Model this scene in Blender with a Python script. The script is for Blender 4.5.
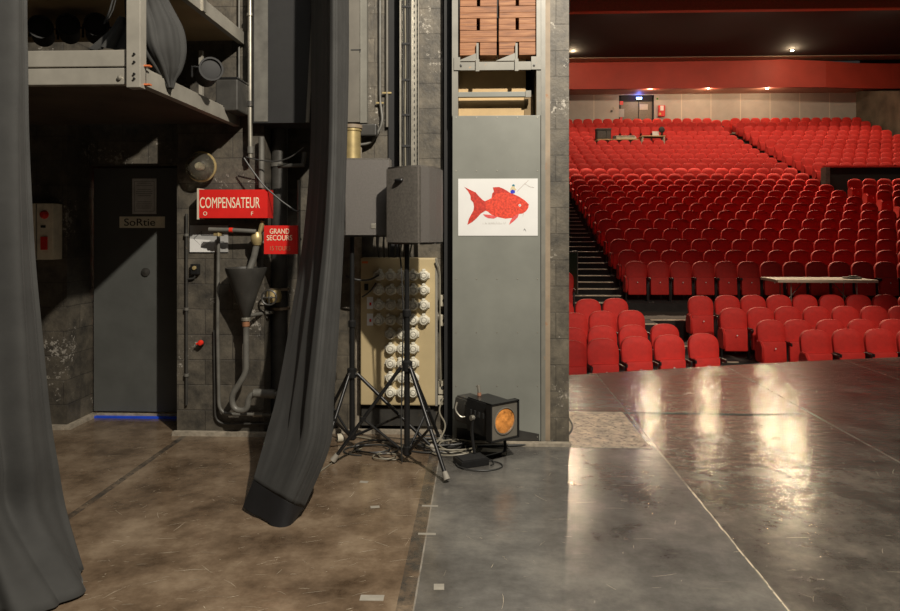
import bpy, bmesh, math, random
from mathutils import Vector, Matrix

random.seed(7)
PI = math.pi
sc = bpy.context.scene
for _o in list(bpy.data.objects):
    bpy.data.objects.remove(_o)
C = sc.collection

# ------------------------------------------------------------------ camera
FPX = 700.0
YAW = math.atan(28 / FPX)
EYE = 1.55
cam_d = bpy.data.cameras.new('camera')
cam_d.sensor_width = 36.0
cam_d.lens = FPX / 900 * 36
cam_d.shift_y = -(305.5 - 229) / 900
cam_d.clip_end = 200
cam = bpy.data.objects.new('camera', cam_d)
cam.location = (0, 0, EYE)
cam.rotation_euler = (PI / 2, 0, YAW)
C.objects.link(cam)
sc.camera = cam

# ------------------------------------------------------------------ world, lights, exposure
w = bpy.data.worlds.new('world')
sc.world = w
w.use_nodes = True
w.node_tree.nodes['Background'].inputs[0].default_value = (1.0, 0.93, 0.84, 1)
w.node_tree.nodes['Background'].inputs[1].default_value = 0.022
sc.view_settings.view_transform = 'Standard'
sc.view_settings.look = 'None'
sc.view_settings.gamma = 1
sc.view_settings.use_curve_mapping = False
sc.view_settings.exposure = 0.0

def light(name, kind, loc, energy, color, target=None, size=0.3, spot=None, blend=0.5, size_y=None):
    d = bpy.data.lights.new(name, kind)
    d.energy = energy
    d.color = color
    if kind == 'AREA':
        d.size = size
        if size_y:
            d.shape = 'RECTANGLE'
            d.size_y = size_y
    else:
        d.shadow_soft_size = size
    if kind == 'SPOT':
        d.spot_size = spot
        d.spot_blend = blend
    o = bpy.data.objects.new(name, d)
    o.location = loc
    if target is not None:
        v = Vector(target) - Vector(loc)
        o.rotation_euler = v.to_track_quat('-Z', 'Y').to_euler()
    C.objects.link(o)
    return o

WARM = (1.0, 0.91, 0.78)
# hard work light on the stage, high behind and to the right of the camera
light('stage_work_light', 'SPOT', (1.2, 0.9, 5.1), 1700, WARM, (-0.8, 5.0, 0.2), 0.05, math.radians(92), 0.45)
# soft overhead fill added as ambient light for the stage, no fixture
light('stage_fill_light', 'AREA', (1.0, 0.5, 7.5), 120, (1.0, 0.95, 0.88), (0.0, 4.5, 0), 3.0)
# light from the stage grid onto the front stalls
light('stage_front_light', 'SPOT', (6.5, 4.5, 7.5), 2600, (1.0, 0.84, 0.66), (5.0, 12.2, -0.6), 0.3, math.radians(40), 0.6)
# house lights in the auditorium ceiling, hidden behind the bulkhead
for hx in (4.0, 9.0, 14.0, 19.0):
    light('unseen_house_light', 'SPOT', (hx, 28.6, 10.3), 4200, (1.0, 0.74, 0.50), (hx - 0.2, 22.6, 0.0), 0.15, math.radians(68), 0.5)
for hx in (6.0, 11.0, 16.5):
    light('unseen_house_light', 'SPOT', (hx, 26.6, 10.2), 1000, (1.0, 0.76, 0.54), (hx, 32.5, 5.0), 0.15, math.radians(125), 0.8)

for hx in (3.5, 8.5, 13.5, 18.5):  # added lights over the rear seats, without fixtures, in the open ceiling
    light('unseen_house_light', 'SPOT', (hx, 34.0, 10.3), 420, (1.0, 0.76, 0.54), (hx, 33.0, 5.5), 0.15, math.radians(115), 0.7)

# ------------------------------------------------------------------ helpers
def at(px, py, Y):
    """point at depth Y seen at pixel px, py (measuring help)"""
    u = (px - 450) / FPX
    dx = -math.sin(YAW) + math.cos(YAW) * u
    dy = math.cos(YAW) + math.sin(YAW) * u
    dz = (229 - py) / FPX
    t = Y / dy
    return Vector((t * dx, Y, EYE + t * dz))

def on_floor(px, py, z=0.0):
    u = (px - 450) / FPX
    dx = -math.sin(YAW) + math.cos(YAW) * u
    dy = math.cos(YAW) + math.sin(YAW) * u
    dz = (229 - py) / FPX
    t = (z - EYE) / dz
    return Vector((t * dx, t * dy, z))

class MB:
    def __init__(self):
        self.bm = bmesh.new()
    def verts_box(self, x0, x1, y0, y1, z0, z1, M=None, bevel=0.0):
        b = bmesh.new()
        vs = [b.verts.new((x, y, z)) for x in (x0, x1) for y in (y0, y1) for z in (z0, z1)]
        for f in ((0, 1, 3, 2), (4, 6, 7, 5), (0, 4, 5, 1), (2, 3, 7, 6), (0, 2, 6, 4), (1, 5, 7, 3)):
            b.faces.new([vs[i] for i in f])
        if bevel > 0:
            bmesh.ops.bevel(b, geom=list(b.edges), offset=bevel, segments=2, affect='EDGES', profile=0.6)
        if M is not None:
            bmesh.ops.transform(b, matrix=M, verts=b.verts)
        self.merge(b)
        return self
    box = verts_box
    def merge(self, b):
        bmesh.ops.recalc_face_normals(b, faces=b.faces)
        me = bpy.data.meshes.new('tmp')
        b.to_mesh(me)
        b.free()
        self.bm.from_mesh(me)
        bpy.data.meshes.remove(me)
    def cbox(self, c, s, bevel=0.0, M=None):
        return self.verts_box(c[0] - s[0] / 2, c[0] + s[0] / 2, c[1] - s[1] / 2, c[1] + s[1] / 2, c[2] - s[2] / 2, c[2] + s[2] / 2, M, bevel)
    def tube(self, pts, r, n=8, caps=True, r2=None):
        b = bmesh.new()
        pts = [Vector(p) for p in pts]
        m = len(pts)
        rings = []
        up = None
        for i, p in enumerate(pts):
            if i == 0: t = pts[1] - p
            elif i == m - 1: t = p - pts[i - 1]
            else: t = (pts[i + 1] - p).normalized() + (p - pts[i - 1]).normalized()
            if t.length < 1e-9: t = Vector((0, 0, 1))
            t.normalize()
            if up is None:
                up = Vector((0, 0, 1)) if abs(t.z) < 0.9 else Vector((1, 0, 0))
            s = t.cross(up)
            if s.length < 1e-5:
                s = t.cross(Vector((0, 1, 0.3)))
            s.normalize()
            up = s.cross(t).normalized()
            rr = r if r2 is None else r + (r2 - r) * i / (m - 1)
            rings.append([b.verts.new(p + s * rr * math.cos(2 * PI * k / n) + up * rr * math.sin(2 * PI * k / n)) for k in range(n)])
        for i in range(m - 1):
            for k in range(n):
                b.faces.new((rings[i][k], rings[i][(k + 1) % n], rings[i + 1][(k + 1) % n], rings[i + 1][k]))
        if caps:
            b.faces.new(rings[0][::-1])
            b.faces.new(rings[-1])
        self.merge(b)
        return self
    def lathe(self, prof, n=24, M=None):
        """prof: (radius, z) pairs about the z axis"""
        b = bmesh.new()
        rings = []
        for r, z in prof:
            if r < 1e-6:
                rings.append([b.verts.new((0, 0, z))])
            else:
                rings.append([b.verts.new((r * math.cos(2 * PI * k / n), r * math.sin(2 * PI * k / n), z)) for k in range(n)])
        for i in range(len(rings) - 1):
            a, c = rings[i], rings[i + 1]
            for k in range(n):
                k2 = (k + 1) % n
                if len(a) == 1 and len(c) == 1: continue
                if len(a) == 1: b.faces.new((a[0], c[k], c[k2]))
                elif len(c) == 1: b.faces.new((a[k], a[k2], c[0]))
                else: b.faces.new((a[k], a[k2], c[k2], c[k]))
        if M is not None:
            bmesh.ops.transform(b, matrix=M, verts=b.verts)
        self.merge(b)
        return self
    def prism(self, pts, d0, d1, axis='Y', bevel=0.0, M=None):
        """polygon pts (a, b) extruded along axis from d0 to d1"""
        b = bmesh.new()
        def mk(a, c, d):
            return {'Y': (a, d, c), 'Z': (a, c, d), 'X': (d, a, c)}[axis]
        v0 = [b.verts.new(mk(a, c, d0)) for a, c in pts]
        v1 = [b.verts.new(mk(a, c, d1)) for a, c in pts]
        n = len(pts)
        if n > 4:
            from mathutils.geometry import tessellate_polygon
            tris = tessellate_polygon([[Vector((a, c, 0)) for a, c in pts]])
            if bevel > 0:
                b.faces.new(v0); b.faces.new(v1[::-1])
            else:
                for (i, j, k) in tris:
                    b.faces.new((v0[i], v0[j], v0[k])); b.faces.new((v1[k], v1[j], v1[i]))
        else:
            b.faces.new(v0); b.faces.new(v1[::-1])
        for i in range(n):
            b.faces.new((v0[i], v1[i], v1[(i + 1) % n], v0[(i + 1) % n]))
        if bevel > 0:
            es = [e for e in b.edges]
            bmesh.ops.bevel(b, geom=es, offset=bevel, segments=2, affect='EDGES')
        if M is not None:
            bmesh.ops.transform(b, matrix=M, verts=b.verts)
        self.merge(b)
        return self
    def quad(self, *p):
        self.bm.faces.new([self.bm.verts.new(q) for q in p])
        return self
    def build(self, name, mat, parent=None, smooth=False, loc=None, rotz=0):
        me = bpy.data.meshes.new(name)
        self.bm.to_mesh(me)
        self.bm.free()
        if mat: me.materials.append(mat)
        if smooth:
            for p in me.polygons: p.use_smooth = True
            try:
                me.set_sharp_from_angle(angle=math.radians(42))
            except Exception:
                pass
        o = bpy.data.objects.new(name, me)
        C.objects.link(o)
        if parent is not None: o.parent = parent
        if loc is not None: o.location = loc
        if rotz: o.rotation_euler = (0, 0, rotz)
        return o

def tag(o, label=None, cat=None, group=None, kind=None):
    if label: o['label'] = label
    if cat: o['category'] = cat
    if group: o['group'] = group
    if kind: o['kind'] = kind
    return o

def thing(name, label, cat, loc=(0, 0, 0), rotz=0, group=None):
    o = bpy.data.objects.new(name, None)
    C.objects.link(o)
    o.empty_display_size = 0.1
    o.location = loc
    o.rotation_euler = (0, 0, rotz)
    return tag(o, label, cat, group)

def struct(o):
    o['kind'] = 'structure'
    return o

def copy_tree(o, parent=None):
    c = o.copy()
    C.objects.link(c)
    c.parent = parent
    for ch in list(o.children):
        copy_tree(ch, c)
    return c

def Rz(a): return Matrix.Rotation(a, 4, 'Z')
def Ry(a): return Matrix.Rotation(a, 4, 'Y')
def Rx(a): return Matrix.Rotation(a, 4, 'X')
def T(x, y, z): return Matrix.Translation((x, y, z))

def text_mesh(body, size, depth=0.001, width=None):
    cu = bpy.data.curves.new('txt', 'FONT')
    cu.body = body
    cu.size = size
    cu.extrude = depth / 2
    cu.align_x = 'CENTER'
    cu.align_y = 'CENTER'
    cu.offset = 0.0
    o = bpy.data.objects.new('txt', cu)
    C.objects.link(o)
    dg = bpy.context.evaluated_depsgraph_get()
    me = bpy.data.meshes.new_from_object(o.evaluated_get(dg))
    bpy.data.objects.remove(o)
    xs = [v.co.x for v in me.vertices]; zs = [v.co.y for v in me.vertices]
    if width and xs:
        s = width / (max(xs) - min(xs))
        cx = (max(xs) + min(xs)) / 2; cz = (max(zs) + min(zs)) / 2
        for v in me.vertices:
            v.co.x = (v.co.x - cx) * s
            v.co.y = v.co.y - cz
    me.transform(Rx(PI / 2))     # reads from the -Y side
    return me

def lettering(body, size, mat, parent, loc, width=None, name='lettering', depth=0.002):
    me = text_mesh(body, size, depth, width)
    me.materials.clear()
    me.materials.append(mat)
    o = bpy.data.objects.new(name, me)
    C.objects.link(o)
    o.parent = parent
    o.location = loc
    return o

# ------------------------------------------------------------------ materials
def nodes(name):
    m = bpy.data.materials.new(name)
    m.use_nodes = True
    nt = m.node_tree
    return m, nt, nt.nodes['Principled BSDF']

def N(nt, t, **kw):
    n = nt.nodes.new(t)
    for k, v in kw.items(): setattr(n, k, v)
    return n

def L(nt, a, b): nt.links.new(a, b)

def ramp(nt, src, stops):
    r = N(nt, 'ShaderNodeValToRGB')
    e = r.color_ramp.elements
    while len(e) > 1: e.remove(e[0])
    e[0].position = stops[0][0]; e[0].color = tuple(stops[0][1]) + (1,)
    for p, c in stops[1:]:
        q = e.new(p); q.color = tuple(c) + (1,)
    L(nt, src, r.inputs[0])
    return r

def noise(nt, vec, scale, detail=4, rough=0.6):
    n = N(nt, 'ShaderNodeTexNoise')
    n.inputs['Scale'].default_value = scale
    n.inputs['Detail'].default_value = detail
    n.inputs['Roughness'].default_value = rough
    if vec is not None: L(nt, vec, n.inputs['Vector'])
    return n

def mixc(nt, fac, a, b, mode='MIX'):
    m = N(nt, 'ShaderNodeMix', data_type='RGBA', blend_type=mode)
    for s, v in ((m.inputs['Factor'], fac), (m.inputs['A'], a), (m.inputs['B'], b)):
        pass
    ins = {'f': m.inputs[0], 'a': m.inputs[6], 'b': m.inputs[7]}
    for k, v in (('f', fac), ('a', a), ('b', b)):
        if hasattr(v, 'is_output') or isinstance(v, bpy.types.NodeSocket): L(nt, v, ins[k])
        elif k == 'f': ins[k].default_value = v
        else: ins[k].default_value = tuple(v) + (1,)
    return m.outputs[2]

def bump(nt, bsdf, h, strength=0.3, dist=0.01):
    b = N(nt, 'ShaderNodeBump')
    b.inputs['Strength'].default_value = strength
    b.inputs['Distance'].default_value = dist
    L(nt, h, b.inputs['Height'])
    L(nt, b.outputs[0], bsdf.inputs['Normal'])

def simple(name, col, rough=0.5, metal=0.0, var=0.15, scale=12, bmp=0.0, sheen=0.0, spec=None, dirt=None):
    m, nt, b = nodes(name)
    tc = N(nt, 'ShaderNodeTexCoord')
    n = noise(nt, tc.outputs['Object'], scale)
    lo = [max(0, c * (1 - var)) for c in col]; hi = [min(1, c * (1 + var)) for c in col]
    r = ramp(nt, n.outputs[0], [(0.3, lo), (0.7, hi)])
    out = r.outputs[0]
    if dirt:
        n2 = noise(nt, tc.outputs['Object'], dirt[0], 8, 0.75)
        r2 = ramp(nt, n2.outputs[0], [(dirt[2], (0, 0, 0)), (dirt[2] + 0.06, (1, 1, 1))])
        out = mixc(nt, r2.outputs[0], out, dirt[1])
    L(nt, out, b.inputs['Base Color'])
    b.inputs['Roughness'].default_value = rough
    b.inputs['Metallic'].default_value = metal
    if spec is not None: b.inputs['Specular IOR Level'].default_value = spec
    if sheen:
        b.inputs['Sheen Weight'].default_value = sheen
        b.inputs['Sheen Roughness'].default_value = 0.4
        b.inputs['Sheen Tint'].default_value = tuple(min(1, c * 3 + 0.1) for c in col) + (1,)
    if bmp:
        n3 = noise(nt, tc.outputs['Object'], scale * 6, 5)
        bump(nt, b, n3.outputs[0], bmp, 0.005)
    return m

def emit(name, col, strength):
    m, nt, b = nodes(name)
    b.inputs['Base Color'].default_value = tuple(col) + (1,)
    b.inputs['Emission Color'].default_value = tuple(col) + (1,)
    b.inputs['Emission Strength'].default_value = strength
    return m

def block_wall(name, col, joint, bw=0.42, bh=0.19, off=(0, 0, 0), chips=0.565):
    m, nt, b = nodes(name)
    tc = N(nt, 'ShaderNodeTexCoord')
    sep = N(nt, 'ShaderNodeSeparateXYZ'); L(nt, tc.outputs['Object'], sep.inputs[0])
    add = N(nt, 'ShaderNodeMath', operation='ADD'); L(nt, sep.outputs[0], add.inputs[0]); L(nt, sep.outputs[1], add.inputs[1])
    comb = N(nt, 'ShaderNodeCombineXYZ'); L(nt, add.outputs[0], comb.inputs[0]); L(nt, sep.outputs[2], comb.inputs[1])
    nz = noise(nt, tc.outputs['Object'], 3, 2)
    vm = N(nt, 'ShaderNodeVectorMath', operation='MULTIPLY_ADD')
    vm.inputs[1].default_value = (0.012, 0.012, 0.012)
    L(nt, nz.outputs['Color'], vm.inputs[0]); L(nt, comb.outputs[0], vm.inputs[2])
    br = N(nt, 'ShaderNodeTexBrick')
    br.inputs['Scale'].default_value = 1.0
    br.inputs['Brick Width'].default_value = bw
    br.inputs['Row Height'].default_value = bh
    br.inputs['Mortar Size'].default_value = 0.004
    br.inputs['Mortar Smooth'].default_value = 0.3
    L(nt, vm.outputs[0], br.inputs['Vector'])
    br.inputs['Color1'].default_value = tuple(c * 0.82 for c in col) + (1,)
    br.inputs['Color2'].default_value = tuple(c * 1.15 for c in col) + (1,)
    br.inputs['Mortar'].default_value = tuple(joint) + (1,)
    n = noise(nt, tc.outputs['Object'], 7, 8, 0.7)
    r = ramp(nt, n.outputs[0], [(0.32, (0.40, 0.40, 0.40)), (0.68, (1.5, 1.42, 1.28))])
    c1 = mixc(nt, 1.0, br.outputs[0], r.outputs[0], 'MULTIPLY')
    n2 = noise(nt, tc.outputs['Object'], 34, 8, 0.75)
    n2b = noise(nt, tc.outputs['Object'], 2.2, 3, 0.6)
    mu = N(nt, 'ShaderNodeMath', operation='MULTIPLY'); L(nt, n2.outputs[0], mu.inputs[0]); L(nt, n2b.outputs[0], mu.inputs[1])
    r2 = ramp(nt, mu.outputs[0], [(chips * 0.62, (0, 0, 0)), (chips * 0.62 + 0.03, (1, 1, 1))])
    c2 = mixc(nt, r2.outputs[0], c1, [min(1, c * 3.2 + 0.05) for c in col])
    L(nt, c2, b.inputs['Base Color'])
    b.inputs['Roughness'].default_value = 0.55
    bm_ = N(nt, 'ShaderNodeMath', operation='MULTIPLY_ADD')
    L(nt, br.outputs['Fac'], bm_.inputs[0]); bm_.inputs[1].default_value = -0.8
    n3 = noise(nt, tc.outputs['Object'], 40, 6)
    L(nt, n3.outputs[0], bm_.inputs[2])
    bump(nt, b, bm_.outputs[0], 0.5, 0.006)
    return m

M = {}
M['block'] = block_wall('painted_block_dark', (0.085, 0.078, 0.066), (0.05, 0.046, 0.04))
M['block_lt'] = block_wall('painted_block_grey', (0.105, 0.095, 0.077), (0.07, 0.063, 0.052))
M['black'] = simple('matt_black', (0.012, 0.012, 0.012), 0.7)
M['black_metal'] = simple('black_metal', (0.018, 0.018, 0.018), 0.35, 0.3)
M['dark_metal'] = simple('dark_painted_metal', (0.05, 0.048, 0.043), 0.45, 0.2, 0.3, 8, 0.1, dirt=(20, (0.12, 0.09, 0.06), 0.62))
M['pipe_grey'] = simple('grey_painted_pipe', (0.13, 0.125, 0.11), 0.45, 0.1, 0.3, 8, dirt=(18, (0.3, 0.24, 0.15), 0.66))
M['duct'] = simple('grey_duct_paint', (0.14, 0.128, 0.105), 0.5, 0.0, 0.2, 4, 0.1)
M['steel'] = simple('galvanised_steel', (0.33, 0.31, 0.26), 0.38, 0.6, 0.2, 14)
M['alu'] = simple('dull_aluminium', (0.36, 0.34, 0.29), 0.42, 0.35, 0.15, 5)
M['chrome'] = simple('bright_steel', (0.6, 0.6, 0.58), 0.2, 0.9)
M['panel'] = simple('grey_green_panel_paint', (0.20, 0.205, 0.18), 0.38, 0.0, 0.12, 2.5, 0.03, dirt=(9, (0.10, 0.095, 0.08), 0.68))
M['rail'] = simple('grey_rail_paint', (0.19, 0.183, 0.155), 0.45, 0.1, 0.15, 6, dirt=(14, (0.35, 0.22, 0.12), 0.62))
M['rust'] = simple('rust_stained_channel', (0.27, 0.21, 0.145), 0.6, 0.0, 0.25, 4, 0.1, dirt=(10, (0.30, 0.14, 0.06), 0.6))
M['ply'] = simple('bare_plywood', (0.52, 0.36, 0.17), 0.6, 0.0, 0.12, 6, dirt=(16, (0.25, 0.16, 0.08), 0.66))
M['beige'] = simple('beige_panel', (0.50, 0.40, 0.225), 0.42, 0.0, 0.08, 3, dirt=(30, (0.2, 0.15, 0.08), 0.74))
M['socket'] = simple('cream_plastic', (0.70, 0.67, 0.56), 0.4, 0.0, 0.1, 30)
M['socket_dk'] = simple('socket_recess', (0.16, 0.13, 0.09), 0.6)
M['white'] = simple('white_paper', (0.72, 0.72, 0.70), 0.35, 0.0, 0.03, 6)
M['paper'] = simple('notice_paper', (0.36, 0.36, 0.35), 0.6, 0.0, 0.06, 10)
M['tape_paper'] = simple('masking_tape', (0.50, 0.46, 0.36), 0.7, 0.0, 0.08, 10)
M['ink'] = simple('ink_black', (0.02, 0.02, 0.02), 0.7)
M['ink_grey'] = simple('ink_grey', (0.22, 0.22, 0.22), 0.7)
M['red_sign'] = simple('red_sign_paint', (0.62, 0.018, 0.014), 0.4, 0.0, 0.08, 10)
M['cream_ink'] = simple('cream_lettering', (0.80, 0.72, 0.52), 0.6)
M['red_plastic'] = simple('red_plastic', (0.7, 0.03, 0.015), 0.35)
M['brass'] = simple('dull_brass', (0.46, 0.36, 0.17), 0.42, 0.5, 0.25, 10)
M['door_paint'] = simple('dark_grey_door_paint', (0.085, 0.088, 0.082), 0.5, 0.0, 0.12, 5, 0.08, dirt=(22, (0.13, 0.13, 0.12), 0.68))
M['blue_tape'] = simple('blue_tape', (0.01, 0.07, 0.65), 0.5)
M['dust'] = simple('dusty_cement', (0.30, 0.26, 0.20), 0.85, 0.0, 0.35, 22, 0.4)
M['speaker'] = simple('speaker_cabinet_paint', (0.095, 0.085, 0.072), 0.6, 0.0, 0.3, 60, 0.8)
M['grille'] = simple('speaker_grille', (0.12, 0.11, 0.10), 0.55, 0.2, 0.1, 80, 0.5)
M['cable'] = simple('black_cable_rubber', (0.03, 0.03, 0.028), 0.5)
M['cable_gr'] = simple('grey_cable_rubber', (0.22, 0.20, 0.15), 0.5)
M['curtain'] = simple('charcoal_serge', (0.031, 0.031, 0.029), 0.85, 0.0, 0.2, 5, 0.15, sheen=0.22)
M['curtain_blk'] = simple('black_hem_fabric', (0.006, 0.006, 0.007), 0.7, 0.0, 0.3, 8, 0.15, sheen=0.15)
M['seat_red'] = simple('red_velvet', (0.56, 0.018, 0.012), 0.7, 0.0, 0.12, 9, 0.0, sheen=0.35)
M['seat_black'] = simple('seat_black_metal', (0.012, 0.010, 0.010), 0.5)
M['aud_floor'] = simple('auditorium_dark_carpet', (0.016, 0.014, 0.013), 0.9, 0.0, 0.3, 8)
M['aud_grey'] = simple('cross_aisle_carpet', (0.05, 0.043, 0.036), 0.85, 0.0, 0.2, 3)
M['nosing'] = simple('step_nosing_metal', (0.55, 0.47, 0.36), 0.4, 0.2)
M['fascia'] = simple('red_brown_fascia', (0.40, 0.040, 0.020), 0.6, 0.0, 0.12, 1.0)
M['ceil_black'] = simple('black_ceiling', (0.012, 0.011, 0.010), 0.85)
M['plate'] = simple('worn_metal_plate', (0.50, 0.44, 0.35), 0.34, 0.35, 0.5, 9, 0.3, dirt=(24, (0.14, 0.12, 0.10), 0.52))
M['fish_red'] = simple('fish_red_paint', (0.66, 0.055, 0.025), 0.5, 0.0, 0.45, 60)
M['fish_pink'] = simple('fish_pink_paint', (0.68, 0.10, 0.10), 0.5, 0.0, 0.2, 60)
M['orange_lens'] = simple('amber_lens', (0.62, 0.25, 0.06), 0.25, 0.0, 0.6, 22)
M['cream'] = simple('cream_box_paint', (0.47, 0.43, 0.33), 0.45, 0.0, 0.06, 6)
M['lamp_glow'] = emit('downlight_glow', (1.0, 0.80, 0.52), 60)
M['exit_glow'] = emit('exit_sign_glow', (0.12, 0.30, 1.0), 9)
M['tan'] = simple('grey_cardboard', (0.27, 0.25, 0.21), 0.7)

def wood_mat():
    m, nt, b = nodes('worn_red_brown_wood')
    tc = N(nt, 'ShaderNodeTexCoord')
    info = N(nt, 'ShaderNodeObjectInfo')
    mp = N(nt, 'ShaderNodeMapping'); mp.inputs['Scale'].default_value = (3, 3, 40)
    L(nt, tc.outputs['Object'], mp.inputs[0])
    n4 = N(nt, 'ShaderNodeTexNoise'); n4.noise_dimensions = '4D'
    n4.inputs['Scale'].default_value = 2.0; n4.inputs['Detail'].default_value = 6
    L(nt, mp.outputs[0], n4.inputs['Vector'])
    mu = N(nt, 'ShaderNodeMath', operation='MULTIPLY'); mu.inputs[1].default_value = 50
    L(nt, info.outputs['Random'], mu.inputs[0]); L(nt, mu.outputs[0], n4.inputs['W'])
    r = ramp(nt, n4.outputs[0], [(0.25, (0.10, 0.034, 0.010)), (0.5, (0.27, 0.105, 0.036)), (0.8, (0.44, 0.215, 0.09))])
    L(nt, r.outputs[0], b.inputs['Base Color'])
    b.inputs['Roughness'].default_value = 0.6
    bump(nt, b, n4.outputs[0], 0.3, 0.003)
    return m
M['wood'] = wood_mat()

def gel(name):
    m, nt, b = nodes(name)
    b.inputs['Base Color'].default_value = (0.95, 0.90, 0.75, 1)
    b.inputs['Roughness'].default_value = 0.12
    b.inputs['Transmission Weight'].default_value = 0.96
    b.inputs['IOR'].default_value = 1.12
    b.inputs['Specular IOR Level'].default_value = 1.0
    return m
M['globe'] = gel('clear_globe_glass')

def stage_floor_mat():
    m, nt, b = nodes('stage_vinyl')
    tc = N(nt, 'ShaderNodeTexCoord')
    sep = N(nt, 'ShaderNodeSeparateXYZ'); L(nt, tc.outputs['Object'], sep.inputs[0])
    X = sep.outputs[0]; Y = sep.outputs[1]
    def math_(op, a, b_=None, c=None):
        n = N(nt, 'ShaderNodeMath', operation=op)
        for i, v in enumerate((a, b_, c)):
            if v is None: continue
            if isinstance(v, (int, float)): n.inputs[i].default_value = v
            else: L(nt, v, n.inputs[i])
        return n.outputs[0]
    wob = noise(nt, tc.outputs['Object'], 2.0, 3)
    brown = ramp(nt, noise(nt, tc.outputs['Object'], 2.4, 8, 0.7).outputs[0], [(0.34, (0.062, 0.041, 0.025)), (0.5, (0.145, 0.102, 0.066)), (0.68, (0.25, 0.19, 0.13))])
    grey = ramp(nt, noise(nt, tc.outputs['Object'], 1.8, 8, 0.7).outputs[0], [(0.34, (0.058, 0.054, 0.048)), (0.5, (0.11, 0.104, 0.094)), (0.68, (0.19, 0.178, 0.155))])
    grey2 = ramp(nt, noise(nt, tc.outputs['Object'], 2.8, 8, 0.7).outputs[0], [(0.34, (0.045, 0.039, 0.033)), (0.5, (0.085, 0.076, 0.064)), (0.68, (0.16, 0.14, 0.115))])
    isg = math_('GREATER_THAN', X, -0.262)
    isg2 = math_('GREATER_THAN', X, 1.262)
    col = mixc(nt, isg, brown.outputs[0], grey.outputs[0])
    col = mixc(nt, isg2, col, grey2.outputs[0])
    # seams between the vinyl strips
    for sx, wd, cc in ((-0.30, 0.035, (0.05, 0.045, 0.038)), (-0.262, 0.004, (0.25, 0.23, 0.2)), (-2.2, 0.022, (0.035, 0.032, 0.028)), (1.262, 0.007, (0.22, 0.20, 0.16)), (2.80, 0.010, (0.24, 0.21, 0.17)), (4.33, 0.012, (0.26, 0.23, 0.18))):
        d = math_('ABSOLUTE', math_('SUBTRACT', X, sx))
        f = math_('LESS_THAN', d, wd)
        nn = noise(nt, tc.outputs['Object'], 9, 6, 0.8)
        rr = ramp(nt, nn.outputs[0], [(0.36, (0.15,) * 3), (0.6, (1,) * 3)])
        f = math_('MULTIPLY', f, rr.outputs[0])
        col = mixc(nt, f, col, cc)
    # fine specks and dust
    sp = noise(nt, tc.outputs['Object'], 46, 6, 0.8)
    r = ramp(nt, sp.outputs[0], [(0.66, (0, 0, 0)), (0.71, (1, 1, 1))])
    col = mixc(nt, math_('MULTIPLY', r.outputs[0], 0.45), col, (0.33, 0.28, 0.2))
    # long rubbed streaks across the strips
    for rot, sc_, th in ((0.25, (1.2, 26, 1), 0.66), (1.2, (1.6, 30, 1), 0.68), (-0.5, (1.1, 34, 1), 0.68)):
        mp = N(nt, 'ShaderNodeMapping'); mp.inputs['Rotation'].default_value = (0, 0, rot); mp.inputs['Scale'].default_value = sc_
        L(nt, tc.outputs['Object'], mp.inputs[0])
        ns = noise(nt, mp.outputs[0], 2.2, 5, 0.65)
        rs = ramp(nt, ns.outputs[0], [(th, (0, 0, 0)), (th + 0.05, (1, 1, 1))])
        col = mixc(nt, math_('MULTIPLY', rs.outputs[0], 0.32), col, (0.40, 0.34, 0.25))
    L(nt, col, b.inputs['Base Color'])
    rg = ramp(nt, noise(nt, tc.outputs['Object'], 3.5, 8, 0.75).outputs[0], [(0.3, (0.12,) * 3), (0.7, (0.25,) * 3)])
    L(nt, rg.outputs[0], b.inputs['Roughness'])
    b.inputs['Specular IOR Level'].default_value = 0.6
    mp = N(nt, 'ShaderNodeMapping'); mp.inputs['Scale'].default_value = (1, 1.6, 1)
    L(nt, tc.outputs['Object'], mp.inputs[0])
    hb = noise(nt, mp.outputs[0], 7, 5, 0.55)
    hb2 = noise(nt, mp.outputs[0], 60, 3, 0.6)
    hh = math_('MULTIPLY_ADD', hb2.outputs[0], 0.02, hb.outputs[0])
    bump(nt, b, hh, 0.16, 0.02)
    return m
M['stage'] = stage_floor_mat()

def back_wall_mat():
    m, nt, b = nodes('pale_panelled_wall')
    tc = N(nt, 'ShaderNodeTexCoord')
    sep = N(nt, 'ShaderNodeSeparateXYZ'); L(nt, tc.outputs['Object'], sep.inputs[0])
    md = N(nt, 'ShaderNodeMath', operation='MODULO'); L(nt, sep.outputs[0], md.inputs[0]); md.inputs[1].default_value = 1.62
    lt = N(nt, 'ShaderNodeMath', operation='LESS_THAN'); L(nt, md.outputs[0], lt.inputs[0]); lt.inputs[1].default_value = 0.05
    n = noise(nt, tc.outputs['Object'], 2)
    r = ramp(nt, n.outputs[0], [(0.3, (0.40, 0.37, 0.33)), (0.7, (0.47, 0.44, 0.39))])
    c = mixc(nt, lt.outputs[0], r.outputs[0], (0.62, 0.57, 0.47))
    L(nt, c, b.inputs['Base Color'])
    b.inputs['Roughness'].default_value = 0.6
    return m
M['back_wall'] = back_wall_mat()
M['side_wall'] = simple('side_wall_plaster', (0.13, 0.105, 0.075), 0.85, 0.0, 0.35, 1.2, 0.3)

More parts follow.
